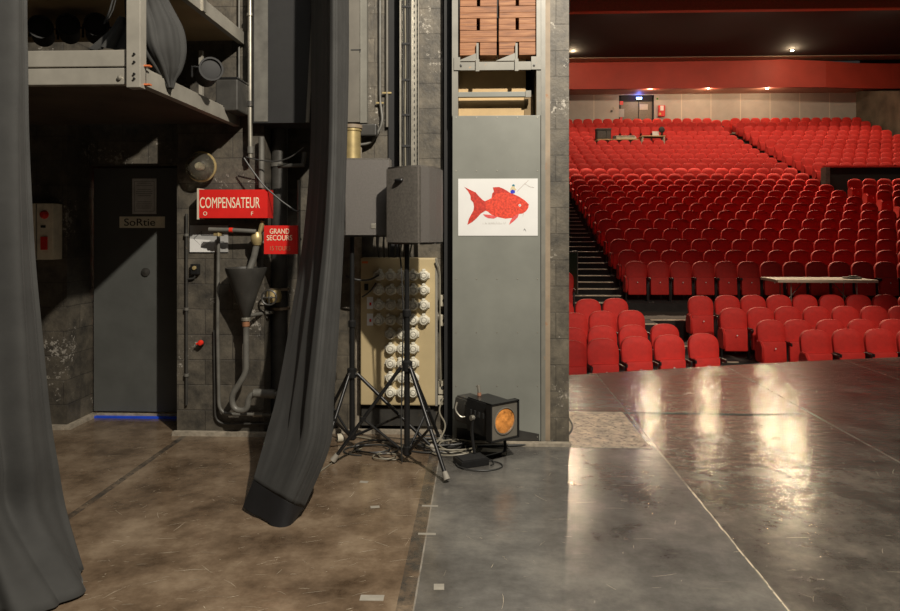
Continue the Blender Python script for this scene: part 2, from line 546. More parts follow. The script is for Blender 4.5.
# ================================================================== STRUCTURE: stage
edge = [(-8, 6.3), (-2.0, 6.9), (0.6, 7.35)] + [tuple(on_floor(px, py)[:2]) for px, py in ((570, 375), (640, 370.5), (700, 367), (760, 363.5), (820, 360.5), (900, 357))] + [(7.0, 8.8), (9, 9.0), (12, 9.0), (16, 8.6)]
mb = MB()
mb.prism([(16, -3.5), (-8, -3.5)] + edge, -0.10, 0.0, 'Z')
struct(mb.build('floor', M['stage']))
mb = MB()
for i in range(len(edge) - 1):
    (x0, y0), (x1, y1) = edge[i], edge[i + 1]
    mb.quad((x0, y0 - 0.03, -0.10), (x1, y1 - 0.03, -0.10), (x1, y1 - 0.03, -1.3), (x0, y0 - 0.03, -1.3))
struct(mb.build('stage_front_skirt', M['black']))

YC = 5.20    # front of the pipe pillar
YD = 5.66    # door leaf
YW = 5.42    # wall behind the socket panel
YP = 5.07    # grey panel front
XJ = at(67, 300, 5.32).x          # left jamb face
XC = at(177, 300, YC).x           # left side of the pillar
XR = at(264, 300, YC).x           # right side of the pillar
XM = at(346, 300, YW).x - 0.12    # middle wall start
XP = at(443, 300, YP).x           # left side of the counterweight bay
XE = at(569, 300, 5.1).x          # proscenium corner
BACK = 6.25
Z1 = 6.0
def wallbox(name, x0, x1, y0, y1, z0, z1, m):
    return struct(MB().box(x0, x1, y0, y1, z0, z1).build(name, m))
wallbox('wall_left', -7.5, XJ, 5.32, BACK, 0, Z1, M['block'])
wallbox('wall_lintel', XJ, XC, YD - 0.02, BACK, at(130, 166, YD).z, Z1, M['block'])
wallbox('wall_pillar', XC, XR, YC, BACK, 0, Z1, M['block'])
wallbox('wall_recess', XR, XM, 5.78, BACK, 0, Z1, M['block'])
wallbox('wall_middle', XM, XP - 0.04, YW, BACK, 0, Z1, M['block_lt'])
wallbox('wall_pilaster', at(418, 200, 5.3).x, at(443, 200, 5.3).x, 5.3, YW, 0, Z1, M['block_lt'])
xe0 = at(550, 200, 5.1).x
wallbox('wall_corner', xe0, XE, 5.10, BACK, 0, Z1, M['block_lt'])
wallbox('wall_bay_back', XP - 0.04, xe0, 5.62, BACK, 0, Z1, M['black'])
wallbox('wall_stage_left', -7.6, -7.5, -3.5, BACK, 0, 8.0, M['black'])
wallbox('trim_1', XC - 0.02, XR + 0.25, YC - 0.045, YC, 0, 0.03, M['dust'])
wallbox('trim_2', at(448, 400, 5.0).x, XE + 0.005, 5.005, 5.06, 0, 0.022, M['dust'])
wallbox('trim_3', XJ, XJ + 0.05, 5.28, YD, 0, 0.03, M['dust'])
wallbox('trim_4', -5.5, XJ, 5.27, 5.32, 0, 0.03, M['dust'])
wallbox('trim_5', XR + 0.3, at(443, 200, 5.3).x, 5.26, 5.30, 0, 0.03, M['dust'])

# the door
zt = at(130, 168, YD).z
dr = thing('door_1', None, None, (0, 0, 0)); dr['kind'] = 'structure'
MB().box(XJ + 0.02, XC - 0.02, YD, YD + 0.05, 0.045, zt, bevel=0.004).build('door_leaf', M['door_paint'], dr)
p = at(146, 272, YD)
MB().lathe([(0, 0), (0.035, 0), (0.035, 0.012), (0, 0.02)], 20, T(p.x, p.y, p.z) @ Rx(PI / 2)).build('door_boss', M['dark_metal'], dr)
a = at(98, 420, YD - 0.02)
wallbox('trim_6', XJ + 0.0, XC, YD - 0.01, YD + 0.3, 0, 0.03, M['dust'])
tp = MB().box(XJ + 0.03, XC - 0.0, YD - 0.045, YD - 0.012, 0.0, 0.014).build('blue_tape_strip', M['blue_tape'])
tag(tp, 'blue tape strip along the bottom of the dark grey door', 'tape')

# stage ceiling-ish black border far above keeps the wing dark
# ================================================================== STRUCTURE: auditorium
ROWY = [16.8 + 0.92 * k for k in range(24)]
ytop = [261, 250.5, 239, 228.4, 218.5, 210.5, 203.3, 197, 190.8, 185.2, 179.7, 174.2, 168.5, 163.4, 158.4, 154, 149.6, 145, 140.6, 136.4, 132, 127.3, 122.9, 119.3]
ztop = [EYE + (229 - ytop[k]) * ROWY[k] / FPX for k in range(24)]
# smooth the heights
ztop = [ztop[0]] + [(ztop[k - 1] + ztop[k] + ztop[k + 1]) / 3 for k in range(1, 23)] + [ztop[23]]
SH = 0.94
ROWZ = [z - SH for z in ztop]
XL0, XL1 = 3.5, 12.52       # centre block between the aisles
XR0, XWALL = 13.42, 20.9

def front_prof(y0, y1, y2, y3, ya):
    return [(6.0, -1.2), (y0 - 0.45, -1.2), (y0 - 0.45, -1.09), (y1 - 0.45, -1.09), (y1 - 0.45, -1.04), (y2 - 0.4, -1.04), (y2 - 0.4, -0.88), (y3 - 0.45, -0.88), (y3 - 0.45, -0.74), (ya, -0.74), (ya, -0.36)]
PF_L = front_prof(11.0, 11.9, 12.64, 13.4, 14.2)
PF_R = front_prof(11.8, 12.7, 13.37, 14.3, 14.85)
prof = [(ROWY[0] - 0.5, -0.36)]
for k in range(24):
    prof.append((ROWY[k] - 0.5, ROWZ[k])); prof.append((ROWY[k] + 0.42, ROWZ[k]))
prof.append((ROWY[23] + 0.42, ROWZ[23] + 0.15)); prof.append((39.7, ROWZ[23] + 0.15))
def terr(x0, x1, name, front, p=prof):
    q = front + p
    mb = MB()
    for (ya, za), (yb, zb2) in zip(q, q[1:]):
        if yb - ya > 1e-5:
            mb.box(x0, x1, ya, yb, -2.0, za)
    return struct(mb.build(name, M['aud_floor']))
terr(-6.0, 3.62, 'auditorium_floor', PF_L)
terr(3.62, XR0, 'auditorium_floor', PF_R)
# right block with the entrance cut out of rows 11 and 12
VZ = ROWZ[9] + 0.0
vom = []
for (y, z) in prof:
    if ROWY[10] + 0.45 < y < ROWY[13] - 0.5: continue
    vom.append((y, z))
vom2 = []
for i, (y, z) in enumerate(prof):
    if y < ROWY[10] + 0.40: vom2.append((y, z))
vom2 += [(ROWY[10] + 0.42, ROWZ[10]), (ROWY[10] + 0.42, VZ), (ROWY[13] - 0.5, VZ)]
for (y, z) in prof:
    if y >= ROWY[13] - 0.5 and z >= ROWZ[13] - 1e-6: vom2.append((y, z))
terr(XR0, 21.2, 'auditorium_floor', PF_R, vom2)
struct(MB().box(2.0, 8.6, 14.9, ROWY[0] - 0.5, -0.36, -0.352).build('cross_aisle_carpet', M['aud_grey']))

def aisle(x0, x1, k0, k1, name):
    mb = MB(); nb = MB()
    for k in range(k0, k1):
        yb = ROWY[k] - 0.5
        z0 = ROWZ[k]
        zp = ROWZ[k - 1] if k > 0 else -0.36
        dz = (ROWZ[k + 1] - ROWZ[k]) / 2 if k < 23 else 0.1
        mb.box(x0, x1, yb + 0.46, yb + 0.92, z0 - 0.05, z0 + dz)
        for (yy, zz) in ((yb, z0), (yb + 0.46, z0 + dz)):
            nb.box(x0 + 0.03, x1 - 0.03, yy - 0.012, yy + 0.03, zz - 0.012, zz + 0.006)
    a = struct(mb.build(name, M['aud_floor']))
    nb.build('step_nosing', M['nosing'], a)
aisle(2.15, 3.42, 0, 24, 'aisle_steps')
aisle(12.62, 13.40, 0, 24, 'aisle_steps')
# small steps between the two blocks of the front stalls
nb = MB()
for (x0, x1, yy, zz) in ((3.62, 4.35, 14.85, -0.36), (2.3, 3.6, 14.2, -0.36), (3.62, 4.5, 13.85, -0.74), (3.62, 4.75, 12.97, -0.88)):
    nb.box(x0, x1, yy - 0.012, yy + 0.035, zz - 0.012, zz + 0.006)
struct(nb.build('stall_step_nosing', M['nosing']))

BW = 39.6
xd0, xd1 = at(619, 100, BW).x, at(654, 100, BW).x
ZS = 9.10
struct(MB().box(-6, xd0, BW, BW + 0.2, 4.0, ZS + 1.5).build('wall_back', M['back_wall']))
struct(MB().box(xd1, 21.2, BW, BW + 0.2, 4.0, ZS + 1.5).build('wall_back', M['back_wall']))
struct(MB().box(xd0, xd1, BW, BW + 0.2, ZS - 0.05, ZS + 1.5).build('wall_back', M['back_wall']))
wz = lambda y: EYE + 135.5 * y / FPX
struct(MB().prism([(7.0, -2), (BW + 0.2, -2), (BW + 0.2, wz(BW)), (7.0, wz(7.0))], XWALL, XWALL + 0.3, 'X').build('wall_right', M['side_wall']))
struct(MB().box(27, 27.3, 6.3, BW + 0.2, -2, 11.0).build('wall_auditorium_right', M['ceil_black']))
struct(MB().box(XWALL + 0.3, 27, BW, BW + 0.2, 4, 11.0).build('wall_back', M['ceil_black']))
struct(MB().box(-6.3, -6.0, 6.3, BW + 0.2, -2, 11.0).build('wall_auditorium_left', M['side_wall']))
# double door at the back
dr = thing('door_2', None, None); dr['kind'] = 'structure'
zf = ROWZ[23] + 0.15
struct(MB().box(xd0 - 0.02, xd1 + 0.02, BW + 0.5, BW + 0.6, 4.0, ZS + 0.3).build('wall_lobby', M['black']))
mid = (xd0 + xd1) / 2
fr = MB()
ztd = at(640, 101.5, BW).z
fr.box(xd0, xd0 + 0.1, BW + 0.02, BW + 0.16, zf, ZS - 0.05).box(xd1 - 0.1, xd1, BW + 0.02, BW + 0.16, zf, ZS - 0.05).box(xd0, xd1, BW + 0.02, BW + 0.16, ztd, ZS - 0.05)
fr.build('door_frame', M['black'], dr)
M['door_far'] = simple('back_door_brown_grey', (0.16, 0.13, 0.09), 0.45)
for s, (x0, x1) in enumerate(((xd0 + 0.10, mid + 0.1), (mid + 0.14, xd1 - 0.1))):
    lf = MB().box(x0, x1, BW + 0.06, BW + 0.10, zf + 0.02, ztd, bevel=0.01).build('door_leaf', M['door_far'], dr)
    MB().box(x0 + 0.08, x1 - 0.08, BW + 0.0, BW + 0.05, at(640, 122.5, BW).z, at(640, 120.3, BW).z).build('push_bar', M['red_plastic'], lf)
# fascia, soffits, ceilings
YF = 37.5
def curved_fascia(name, pts, z0s, z1s, th, m):
    mb = MB()
    for i in range(len(pts) - 1):
        (x0, y0), (x1, y1) = pts[i], pts[i + 1]
        a0, a1, b0, b1 = z0s[i], z0s[i + 1], z1s[i], z1s[i + 1]
        P = [(x0, y0, a0), (x1, y1, a1), (x1, y1, b1), (x0, y0, b0), (x0, y0 + th, a0), (x1, y1 + th, a1), (x1, y1 + th, b1), (x0, y0 + th, b0)]
        for f in ((0, 1, 2, 3), (5, 4, 7, 6), (0, 4, 5, 1), (3, 2, 6, 7)):
            mb.quad(*[P[k] for k in f])
    return struct(mb.build(name, m))
fp = [(-6, YF), (5, YF), (10, YF), (14, YF - 0.1), (16, YF - 0.3), (18, YF - 0.5), (19.5, YF - 0.4), (21.5, YF - 0.2), (27, YF)]
zb = EYE + (229 - 90) * YF / FPX
zt2 = EYE + (229 - 62.8) * YF / FPX
curved_fascia('trim_7', fp, [zb, zb, zb, zb, zb - 0.03, zb - 0.10, zb - 0.14, zb - 0.14, zb - 0.1], [zt2, zt2, zt2, zt2, zt2 - 0.05, zt2 - 0.2, zt2 - 0.3, zt2 - 0.3, zt2 - 0.2], 0.25, M['fascia'])
M['soffit'] = simple('soffit_paint', (0.46, 0.20, 0.14), 0.7)
struct(MB().box(-6, 27, YF + 0.22, BW + 0.2, ZS - 0.0, ZS + 0.1).build('ceiling_soffit', M['soffit']))
struct(MB().box(-6, 27, 6.3, YF + 0.3, zt2 - 0.02, zt2 + 0.15).build('ceiling', M['ceil_black']))
YB = 26.0
zbb = EYE + (229 - 13) * YB / FPX
struct(MB().box(-6, 27, YB, YB + 0.3, zbb, zt2).build('trim_8', simple('orange_brown_bulkhead', (0.55, 0.19, 0.09), 0.7)))
# lamp light on the ceiling beside the fascia, painted as a paler strip
M['soffit_lamplit'] = simple('lamplit_soffit_tone', (0.30, 0.24, 0.17), 0.7)
struct(MB().box(-6, 27, YF - 0.95, YF, zt2 - 0.05, zt2 - 0.02).build('painted_light_strip', M['soffit_lamplit']))

# ================================================================== LAMPS in the auditorium
def downlight(px, py, Y, label, e, thr):
    p = at(px, py, Y)
    t = thing('downlight', label, 'ceiling lamp', p, 0, 'small round downlights over the rear seats')
    MB().lathe([(0.13, 0.10), (0.13, 0.0), (0.10, -0.01), (0.10, 0.06), (0.13, 0.10)], 16).build('housing', M['black_metal'], t, True)
    MB().lathe([(0, -0.045), (0.05, -0.035), (0.085, 0.0), (0.09, 0.03), (0, 0.04)], 16).build('bulb', M['lamp_glow'], t, True)
    l = light('downlight_beam', 'POINT', (p.x, p.y - 0.02, p.z - 0.16), e, (1.0, 0.74, 0.46), None, 0.07)
    light('downlight_throw', 'SPOT', (p.x, p.y - 0.05, p.z - 0.2), thr, (1.0, 0.78, 0.52), (p.x * 0.3 + 1.5, 8.0, 0), 0.12, math.radians(44), 0.5)
    return t
for i, px in enumerate((650, 708, 767)):
    nm = ('leftmost', 'middle', 'rightmost')[i]
    downlight(px, 88.2, YF + 0.35, nm + ' of the three small lamps under the red fascia', 75, 230)
downlight(573, 50.5, 35.3, 'bright ceiling lamp beside the stage pillar, above the red fascia', 60, 480)
downlight(792, 50.5, 35.3, 'bright ceiling lamp in the black ceiling, right of centre', 60, 520)

# ================================================================== SEATS
def rounded_back(w_, z0, z1, th, yoff, rec, inset=0.93):
    """backrest with a rounded top; front is -Y"""
    b = bmesh.new()
    out = []
    n = 14
    h = w_ / 2
    rtop = 0.21
    out.append((-h * 0.80, z0)); out.append((-h * 0.93, z0 + 0.12)); out.append((-h, z1 - rtop - 0.05))
    for i in range(n + 1):
        a = PI - PI * i / n
        ca, sa = math.cos(a), math.sin(a)
        e = 2 / 2.6
        out.append((h * math.copysign(abs(ca) ** e, ca), z1 - rtop + rtop * (abs(sa) ** e)))
    out.append((h, z1 - rtop - 0.05)); out.append((h * 0.93, z0 + 0.12)); out.append((h * 0.80, z0))
    cz = (z0 + z1) / 2
    rings = []
    for (s, dy) in ((0.90, th), (0.985, th * 0.85), (1.0, th * 0.5), (0.985, th * 0.16), (0.90, 0.0), (0.55, -0.012)):
        ring = []
        for (x, z) in out:
            zz = cz + (z - cz) * (1 - (1 - s) * 0.8)
            xx = x * s
            ring.append(b.verts.new((xx, yoff + dy + (zz - z0) * rec, zz)))
        rings.append(ring)
    m = len(out)
    for i in range(len(rings) - 1):
        for k in range(m):
            b.faces.new((rings[i][k], rings[i][(k + 1) % m], rings[i + 1][(k + 1) % m], rings[i + 1][k]))
    b.faces.new(rings[0][::-1]); b.faces.new(rings[-1])
    bmesh.ops.triangulate(b, faces=[f for f in b.faces if len(f.verts) > 4])
    mb = MB(); mb.merge(b)
    return mb

def seat_parts():
    back = rounded_back(0.505, 0.32, SH, 0.10, 0.0, 0.13)
    pan = MB().box(-0.215, 0.215, -0.13, -0.03, 0.14, 0.56, T(0, 0.02, 0) @ Rx(-0.08), bevel=0.035)
    stands = []
    for s in (-1, 1):
        stand = MB(); stands.append(stand)
        stand.box(s * 0.249 - 0.014, s * 0.249 + 0.014, -0.03, 0.06, 0.0, 0.50, bevel=0.004)
        stand.box(s * 0.249 - 0.014, s * 0.249 + 0.014, -0.20, 0.06, 0.50, 0.56, bevel=0.012)
        stand.box(s * 0.249 - 0.014, s * 0.249 + 0.014, -0.12, 0.12, 0.0, 0.02)
    num = MB().lathe([(0, 0), (0.013, 0), (0.013, 0.004), (0, 0.005)], 10, T(0, -0.117, 0.45) @ Rx(PI / 2))
    return back, pan, stands[0], stands[1], num
proto = thing('theatre_seat', 'seat', 'seat')
bk, pn, st, st2, nu = seat_parts()
bk.build('backrest', M['seat_red'], proto, True)
pn.build('seat', M['seat_red'], proto, True)
st.build('armrest', M['seat_black'], proto, True)
st2.build('armrest', M['seat_black'], proto, True)
nu.build('number_plate', M['white'], proto, True)
endp = MB().prism([(-0.34, 0.30), (-0.28, 0.22), (-0.04, 0.22), (0.0, 0.32), (0.0, 0.52), (-0.06, 0.60), (-0.26, 0.60), (-0.34, 0.52)], -0.325, -0.275, 'X', bevel=0.014)
end_obj = endp.build('side_panel', M['seat_red'], None, True)
END_MESH = end_obj.data
bpy.data.objects.remove(end_obj)

ORD = ['first', 'second', 'third', 'fourth', 'fifth', 'sixth', 'seventh', 'eighth', 'ninth', 'tenth', 'eleventh', 'twelfth', 'thirteenth', 'fourteenth', 'fifteenth', 'sixteenth', 'seventeenth', 'eighteenth', 'nineteenth', 'twentieth', 'twenty-first', 'twenty-second', 'twenty-third', 'twenty-fourth']
def pix(x, y, z):
    rx = x * math.cos(YAW) + y * math.sin(YAW)
    fw = -x * math.sin(YAW) + y * math.cos(YAW)
    return 450 + FPX * rx / fw, 229 - FPX * (z - EYE) / fw
seats = []     # x, y, z, rot, end, label, group
# front stalls: left block and right block, four rows each
FZ = {0: -1.09, 1: -1.04, 2: -0.88, 3: -0.74}
front_left = [  # row, px of seat centre, py of top
    (0, [(572, 341.5), (604.5, 339.5), (638.5, 337.3), (671.5, 335.7), (706, 334.3)]),
    (1, [(573, 328.5), (604, 326.5), (635, 325.6), (667, 324.6)]),
    (2, [(575, 313.5), (604, 311.5), (633, 310.8)]),
    (3, [(562, 301.0), (589.5, 299.4), (617, 298.6)])]
front_right = [
    (0, [(818, 330.6), (850.5, 329.8), (883, 329.6), (916, 329.6)]),
    (1, [(773, 320.5), (800, 320.3), (833, 320.0), (865, 319.8), (897, 319.8)]),
    (2, [(735, 308.5), (762.5, 307.8), (790, 307.0), (819, 307.0), (848, 306.6), (877, 306.5), (905, 306.5)]),
    (3, [(702, 296.2), (729, 295.6), (755, 295.4), (781, 295.2), (807, 295), (834, 295), (861, 295), (888, 295), (914, 295)])]
for side, blk in (('left', front_left), ('right', front_right)):
    for r, lst in blk:
        for i, (px, py) in enumerate(lst):
            z = FZ[r] + SH
            P = on_floor(px, py, z)
            inner = (len(lst) - 1 - i) if side == 'left' else i
            lab = 'red tip-up seat, %s from the gangway, %s row of %s front stalls' % (ORD[inner], ORD[r], 'pillar-side' if side == 'left' else 'right-hand')
            rot = 0.0
            if side == 'left': rot = 0.12
            end = (side == 'right' and i == 0)
            seats.append((P.x, P.y, P.z - SH, rot, end, lab, 'red seats of the front stalls', True))
SP = 0.53
for k in range(24):
    off = 0.0 if k % 2 == 0 else 0.03
    n = 17
    for i in range(n):
        x = XL0 + SP * (i + 0.5) + off
        if x > XL1 + 0.1: continue
        y = ROWY[k]
        px, py = pix(x, y, ROWZ[k] + SH)
        if px < 560 or px > 915: continue
        if k in (19, 20) and 5.6 < x < 9.5: continue
        lab = 'red tip-up seat, %s from the near stepped aisle, %s row behind cross aisle' % (ORD[i], ORD[k])
        seats.append((x, y, ROWZ[k], 0, i == 0, lab, 'red seats between the two stepped aisles', True))
    for i in range(14):
        if k in (11, 12): continue
        x = XR0 + 0.05 + SP * (i + 0.5) + off
        if x > XWALL - 0.3: continue
        y = ROWY[k]
        px, py = pix(x, y, ROWZ[k] + SH)
        if px < 560 or px > 912: continue
        lab = 'red tip-up seat, %s right of the far stepped aisle, %s row behind cross aisle' % (ORD[i], ORD[k])
        seats.append((x, y, ROWZ[k], 0, i == 0, lab, 'red seats right of the far stepped aisle', True))
for x in (12.72, 13.24):
    seats.append((x, ROWY[23] - 0.15, ROWZ[23] - 0.12, 0, False, 'seat', 'seats', True))
# the seat just left of the stepped aisle
P = at(575, 281, 16.0)
seats.append((P.x - 0.27, 16.0, -0.36, 0, False, 'red seat edge left of the stepped aisle, beside the stage pillar', 'red seats left of the near aisle', True))
seats.sort(key=lambda s: s[1])
N_IND = 300
for j, (x, y, z, rot, end, lab, grp, _) in enumerate(seats[:N_IND]):
    o = proto if j == 0 else copy_tree(proto)
    o.location = (x, y, z)
    o.rotation_euler = (0, 0, rot)
    o['label'] = lab
    o['group'] = grp
for j, (x, y, z, rot, end, lab, grp, _) in enumerate(seats[:N_IND]):
    if end:
        pass
# end panels on the aisle seats
tops = [o for o in C.objects if o.name.startswith('theatre_seat') and o.parent is None]
byloc = {(round(o.location.x, 3), round(o.location.y, 3)): o for o in tops}
for (x, y, z, rot, end, lab, grp, _) in seats[:N_IND]:
    if end:
        o = byloc[(round(x, 3), round(y, 3))]
        e = bpy.data.objects.new('side_panel', END_MESH)
        C.objects.link(e)
        e.parent = o
# the remaining far seats as one object
mb = MB()
srcs = []
for s in seat_parts()[:4]:
    me = bpy.data.meshes.new('s'); s.bm.to_mesh(me); s.bm.free(); srcs.append(me)
far = bmesh.new()
mat_idx = [0, 0, 1]
for (x, y, z, rot, end, lab, grp, _) in seats[N_IND:]:
    for q, me in enumerate(srcs + ([END_MESH] if end else [])):
        n0 = len(far.faces); v0 = len(far.verts)
        far.from_mesh(me)
        far.verts.ensure_lookup_table(); far.faces.ensure_lookup_table()
        for v in far.verts[v0:]:
            v.co += Vector((x, y, z))
        for f in far.faces[n0:]:
            f.material_index = 1 if q in (2, 3) else 0
            f.smooth = True
me = bpy.data.meshes.new('rear_theatre_seats')
far.to_mesh(me); far.free()
me.materials.append(M['seat_red']); me.materials.append(M['seat_black'])
fo = bpy.data.objects.new('rear_theatre_seats', me)
C.objects.link(fo)
tag(fo, 'distant rows of small red seats rising to the back wall', 'seats', 'red seats at the back', 'stuff')
print('SEATS', len(seats))

# ================================================================== auditorium furniture
# dark parapet of the entrance
t = thing('entrance_parapet', 'long black parapet with red top rail among the right-hand seats', 'parapet', (XR0 + 0.05, ROWY[10] + 1.35, ROWZ[10] - 0.15))
pz = at(830, 167.5, ROWY[10] + 1.8)
zt3 = pz.z - (ROWZ[10] - 0.15)
MB().box(0, XWALL - XR0 - 0.2, 0.45, 0.55, -0.9, zt3).build('panel', M['black'], t)
MB().box(-0.02, XWALL - XR0 - 0.2, 0.40, 0.60, zt3, zt3 + 0.07).build('top_rail', M['seat_red'], t)
MB().box(-0.02, 0.14, 0.3, 0.7, -0.9, zt3).build('end_post', M['pipe_grey'], t)
# cross aisle table
p0, p1 = at(770, 278.5, 15.35), at(868, 278.5, 15.35)
tz = p0.z
t = thing('folding_table', 'long pale folding table standing in the cross aisle before the seats', 'table', ((p0.x + p1.x) / 2, 15.4, -0.352))
hl = (p1.x - p0.x) / 2; hz = tz + 0.352
MB().box(-hl, hl, -0.45, 0.45, hz - 0.06, hz, bevel=0.008).build('table_top', M['cream'], t)
for s in (-1, 1):
    for q in (-1, 1):
        MB().tube([(s * (hl - 0.35), q * 0.27, hz - 0.04), (s * (hl - 0.35), q * 0.27, 0)], 0.014).build('leg', M['steel'], t)
    MB().tube([(s * (hl - 0.35), 0, 0.32), (s * (hl - 0.75), 0, hz - 0.04)], 0.01).build('brace', M['steel'], t)
p = at(852, 276.3, 15.4)
ob = MB().cbox((0, 0, 0.02), (0.3, 0.22, 0.035), 0.01).box(-0.05, 0.10, -0.05, 0.05, 0.035, 0.065).build('folded_paper', M['tan'], None, False, (p.x, 15.4, tz))
tag(ob, 'small dark folded item lying on the right end of the folding table', 'papers')
# railing beside the steps
t = thing('stair_barrier', 'dark glazed barrier beside the aisle steps, next to the stage pillar', 'barrier', (at(572, 280, 17.2).x, 17.2, ROWZ[0]))
bx0 = -0.35; bx1 = at(577.5, 260, 17.2).x - t.location.x
hb = at(574, 251.5, 17.2).z - ROWZ[0]
MB().box(bx0, bx1, -0.01, 0.01, 0.1, hb - 0.04).build('panel', simple('dark_green_glass', (0.02, 0.03, 0.015), 0.15), t)
MB().tube([(bx0, 0, 0), (bx0, 0, hb), (bx1, 0, hb), (bx1, 0, 0)], 0.018).build('frame', M['pipe_grey'], t)

# mixing position
Ymx = ROWY[19] + 0.25
zfl = ROWZ[19]
def desk(px0, px1, py, label, yoff):
    a = at(px0, py, Ymx + yoff); b_ = at(px1, py, Ymx + yoff)
    t = thing('control_desk', label, 'table', ((a.x + b_.x) / 2, Ymx + yoff, zfl))
    h = (b_.x - a.x) / 2; hh = a.z - zfl
    MB().box(-h, h, -0.12, 0.62, hh - 0.05, hh, bevel=0.006).build('table_top', M['ply'], t)
    for s in (-1, 1):
        MB().box(s * (h - 0.06) - 0.03, s * (h - 0.06) + 0.03, -0.10, -0.04, 0, hh - 0.05).build('leg', M['cream'], t)
        MB().box(s * (h - 0.06) - 0.03, s * (h - 0.06) + 0.03, 0.10, 0.16, 0, hh - 0.05).build('leg', M['cream'], t)
    return t, a.z
d1, z1 = desk(597, 638, 139.2, 'left of two sound desks set up among the rear seats', 0.0)
d2, z2 = desk(641, 665, 135.8, 'right of two sound desks set up among the rear seats', 0.15)
cs = thing('equipment_case', 'dark open equipment case on left end of the left desk', 'case', (at(604, 130, Ymx + 0.2).x, Ymx + 0.25, z1))
w0 = 0.36
MB().box(-w0, w0, 0, 0.4, 0, 0.50, bevel=0.02).build('body', M['black'], cs)
MB().box(-w0 - 0.02, w0 + 0.02, -0.02, 0.42, 0.50, 0.57, bevel=0.01).build('lid', M['dark_metal'], cs)
MB().box(-w0 + 0.06, w0 - 0.25, -0.01, 0.0, 0.1, 0.44).box(0.14, w0 - 0.04, -0.015, 0, 0.05, 0.45).build('rack_panel', M['dark_metal'], cs)
mx = thing('mixing_console', 'pale sloped mixing console on the left desk', 'mixer', (at(626.5, 135, Ymx + 0.2).x, Ymx + 0.2, z1))
MB().prism([(0, 0), (0.42, 0), (0.42, 0.26), (0.0, 0.10)], -0.48, 0.48, 'X').build('body', M['cream'], mx)
mbk = MB()
for i in range(14):
    for j in range(3):
        mbk.cbox((-0.42 + i * 0.065, 0.08 + j * 0.12, 0.14 + j * 0.045), (0.03, 0.04, 0.02))
mbk.build('faders', M['black'], mx)
MB().cbox((-0.57, 0.1, 0.10), (0.16, 0.2, 0.2), 0.03).build('side_unit', M['dark_metal'], mx)
lp = thing('laptop', 'small pale screen standing on the right desk', 'laptop', (at(656.5, 133, Ymx + 0.3).x, Ymx + 0.35, z2))
MB().cbox((0, 0, 0.012), (0.32, 0.24, 0.02), 0.003).build('base', M['steel'], lp)
MB().box(-0.16, 0.16, 0.12, 0.135, 0.02, 0.26).build('screen', M['white'], lp)
fn = thing('desk_fan', 'dark round desk lamp shape at right end of the right desk', 'lamp', (at(662, 133, Ymx + 0.3).x, Ymx + 0.35, z2))
MB().lathe([(0.08, 0), (0.08, 0.02), (0.02, 0.03), (0.015, 0.2), (0, 0.2)], 16).build('stand', M['black'], fn, True)
MB().lathe([(0, -0.06), (0.12, -0.05), (0.16, 0), (0.12, 0.05), (0, 0.06)], 20, T(0, 0, 0.32) @ Rx(PI / 2)).build('head', M['black_metal'], fn, True)

# exit sign, notices, hydrant cabinet at the back wall
ex = thing('exit_sign', 'small glowing blue-white exit sign above the rear double doors', 'sign', at(639, 98.2, BW - 0.05))
MB().box(-0.17, 0.17, -0.03, 0.03, -0.09, 0.07).build('housing', M['black'], ex)
MB().box(-0.155, 0.155, -0.036, -0.030, -0.075, 0.055).build('lit_face', emit('exit_face', (0.55, 0.85, 1.0), 2.5), ex)
light('exit_sign_light', 'POINT', tuple(at(639, 95.4, BW - 0.25)), 9, (0.05, 0.15, 1.0), size=0.05)
hy = thing('fire_hose_cabinet', 'red fire cabinet on the pale back wall right of doors', 'cabinet', at(661, 117, BW))
MB().box(-0.19, 0.19, -0.2, 0.0, 0, 0.63, bevel=0.03).build('body', M['red_sign'], hy)
MB().box(-0.09, 0.09, -0.207, -0.2, 0.33, 0.60).build('label_sheet', M['white'], hy)
MB().box(-0.15, -0.05, -0.207, -0.2, 0.08, 0.2).build('warning_sticker', simple('yellow_sticker', (0.7, 0.5, 0.1), 0.6), hy)
def flat(name, px, py, Y, w_, h_, m, label, cat, th=0.01):
    o = MB().box(-w_ / 2, w_ / 2, -th, 0, -h_ / 2, h_ / 2).build(name, m, None, False, at(px, py, Y))
    return tag(o, label, cat)
s = BW / FPX
o = flat('wall_notice', 657.3, 98.2, BW, 3.2 * s, 4.6 * s, M['tape_paper'], 'small cream notice on back wall above the red cabinet', 'notice')
MB().box(-0.05, 0.05, -0.014, -0.01, -0.08, 0.02).build('green_symbol', simple('green_ink', (0.05, 0.25, 0.03), 0.6), o)
flat('wall_notice', 621.4, 103, BW, 3.4 * s, 3.8 * s, M['red_sign'], 'small red square sign left of the rear doors', 'sign')
flat('wall_notice', 621.6, 113, BW, 5.0 * s, 8 * s, M['paper'], 'grey notice sheet left of the rear doors under red sign', 'notice')
flat('wall_notice', 621.2, 119, BW, 2.4 * s, 3.4 * s, M['red_sign'], 'lowest tiny red sign left of the rear doors', 'sign')
flat('wall_notice', 643.7, 107, BW + 0.055, 8.0 * s, 5.4 * s, M['tape_paper'], 'pale notice sheet taped on the right rear door leaf', 'notice')
flat('wall_button', 611.5, 111.3, BW, 2.0 * s, 2.0 * s, M['dark_metal'], 'small dark wall button left of the rear doors', 'button', 0.04)
flat('wall_button', 614.3, 108, BW, 1.7 * s, 2.0 * s, M['cream'], 'small cream wall switch left of the rear doors', 'switch', 0.04)

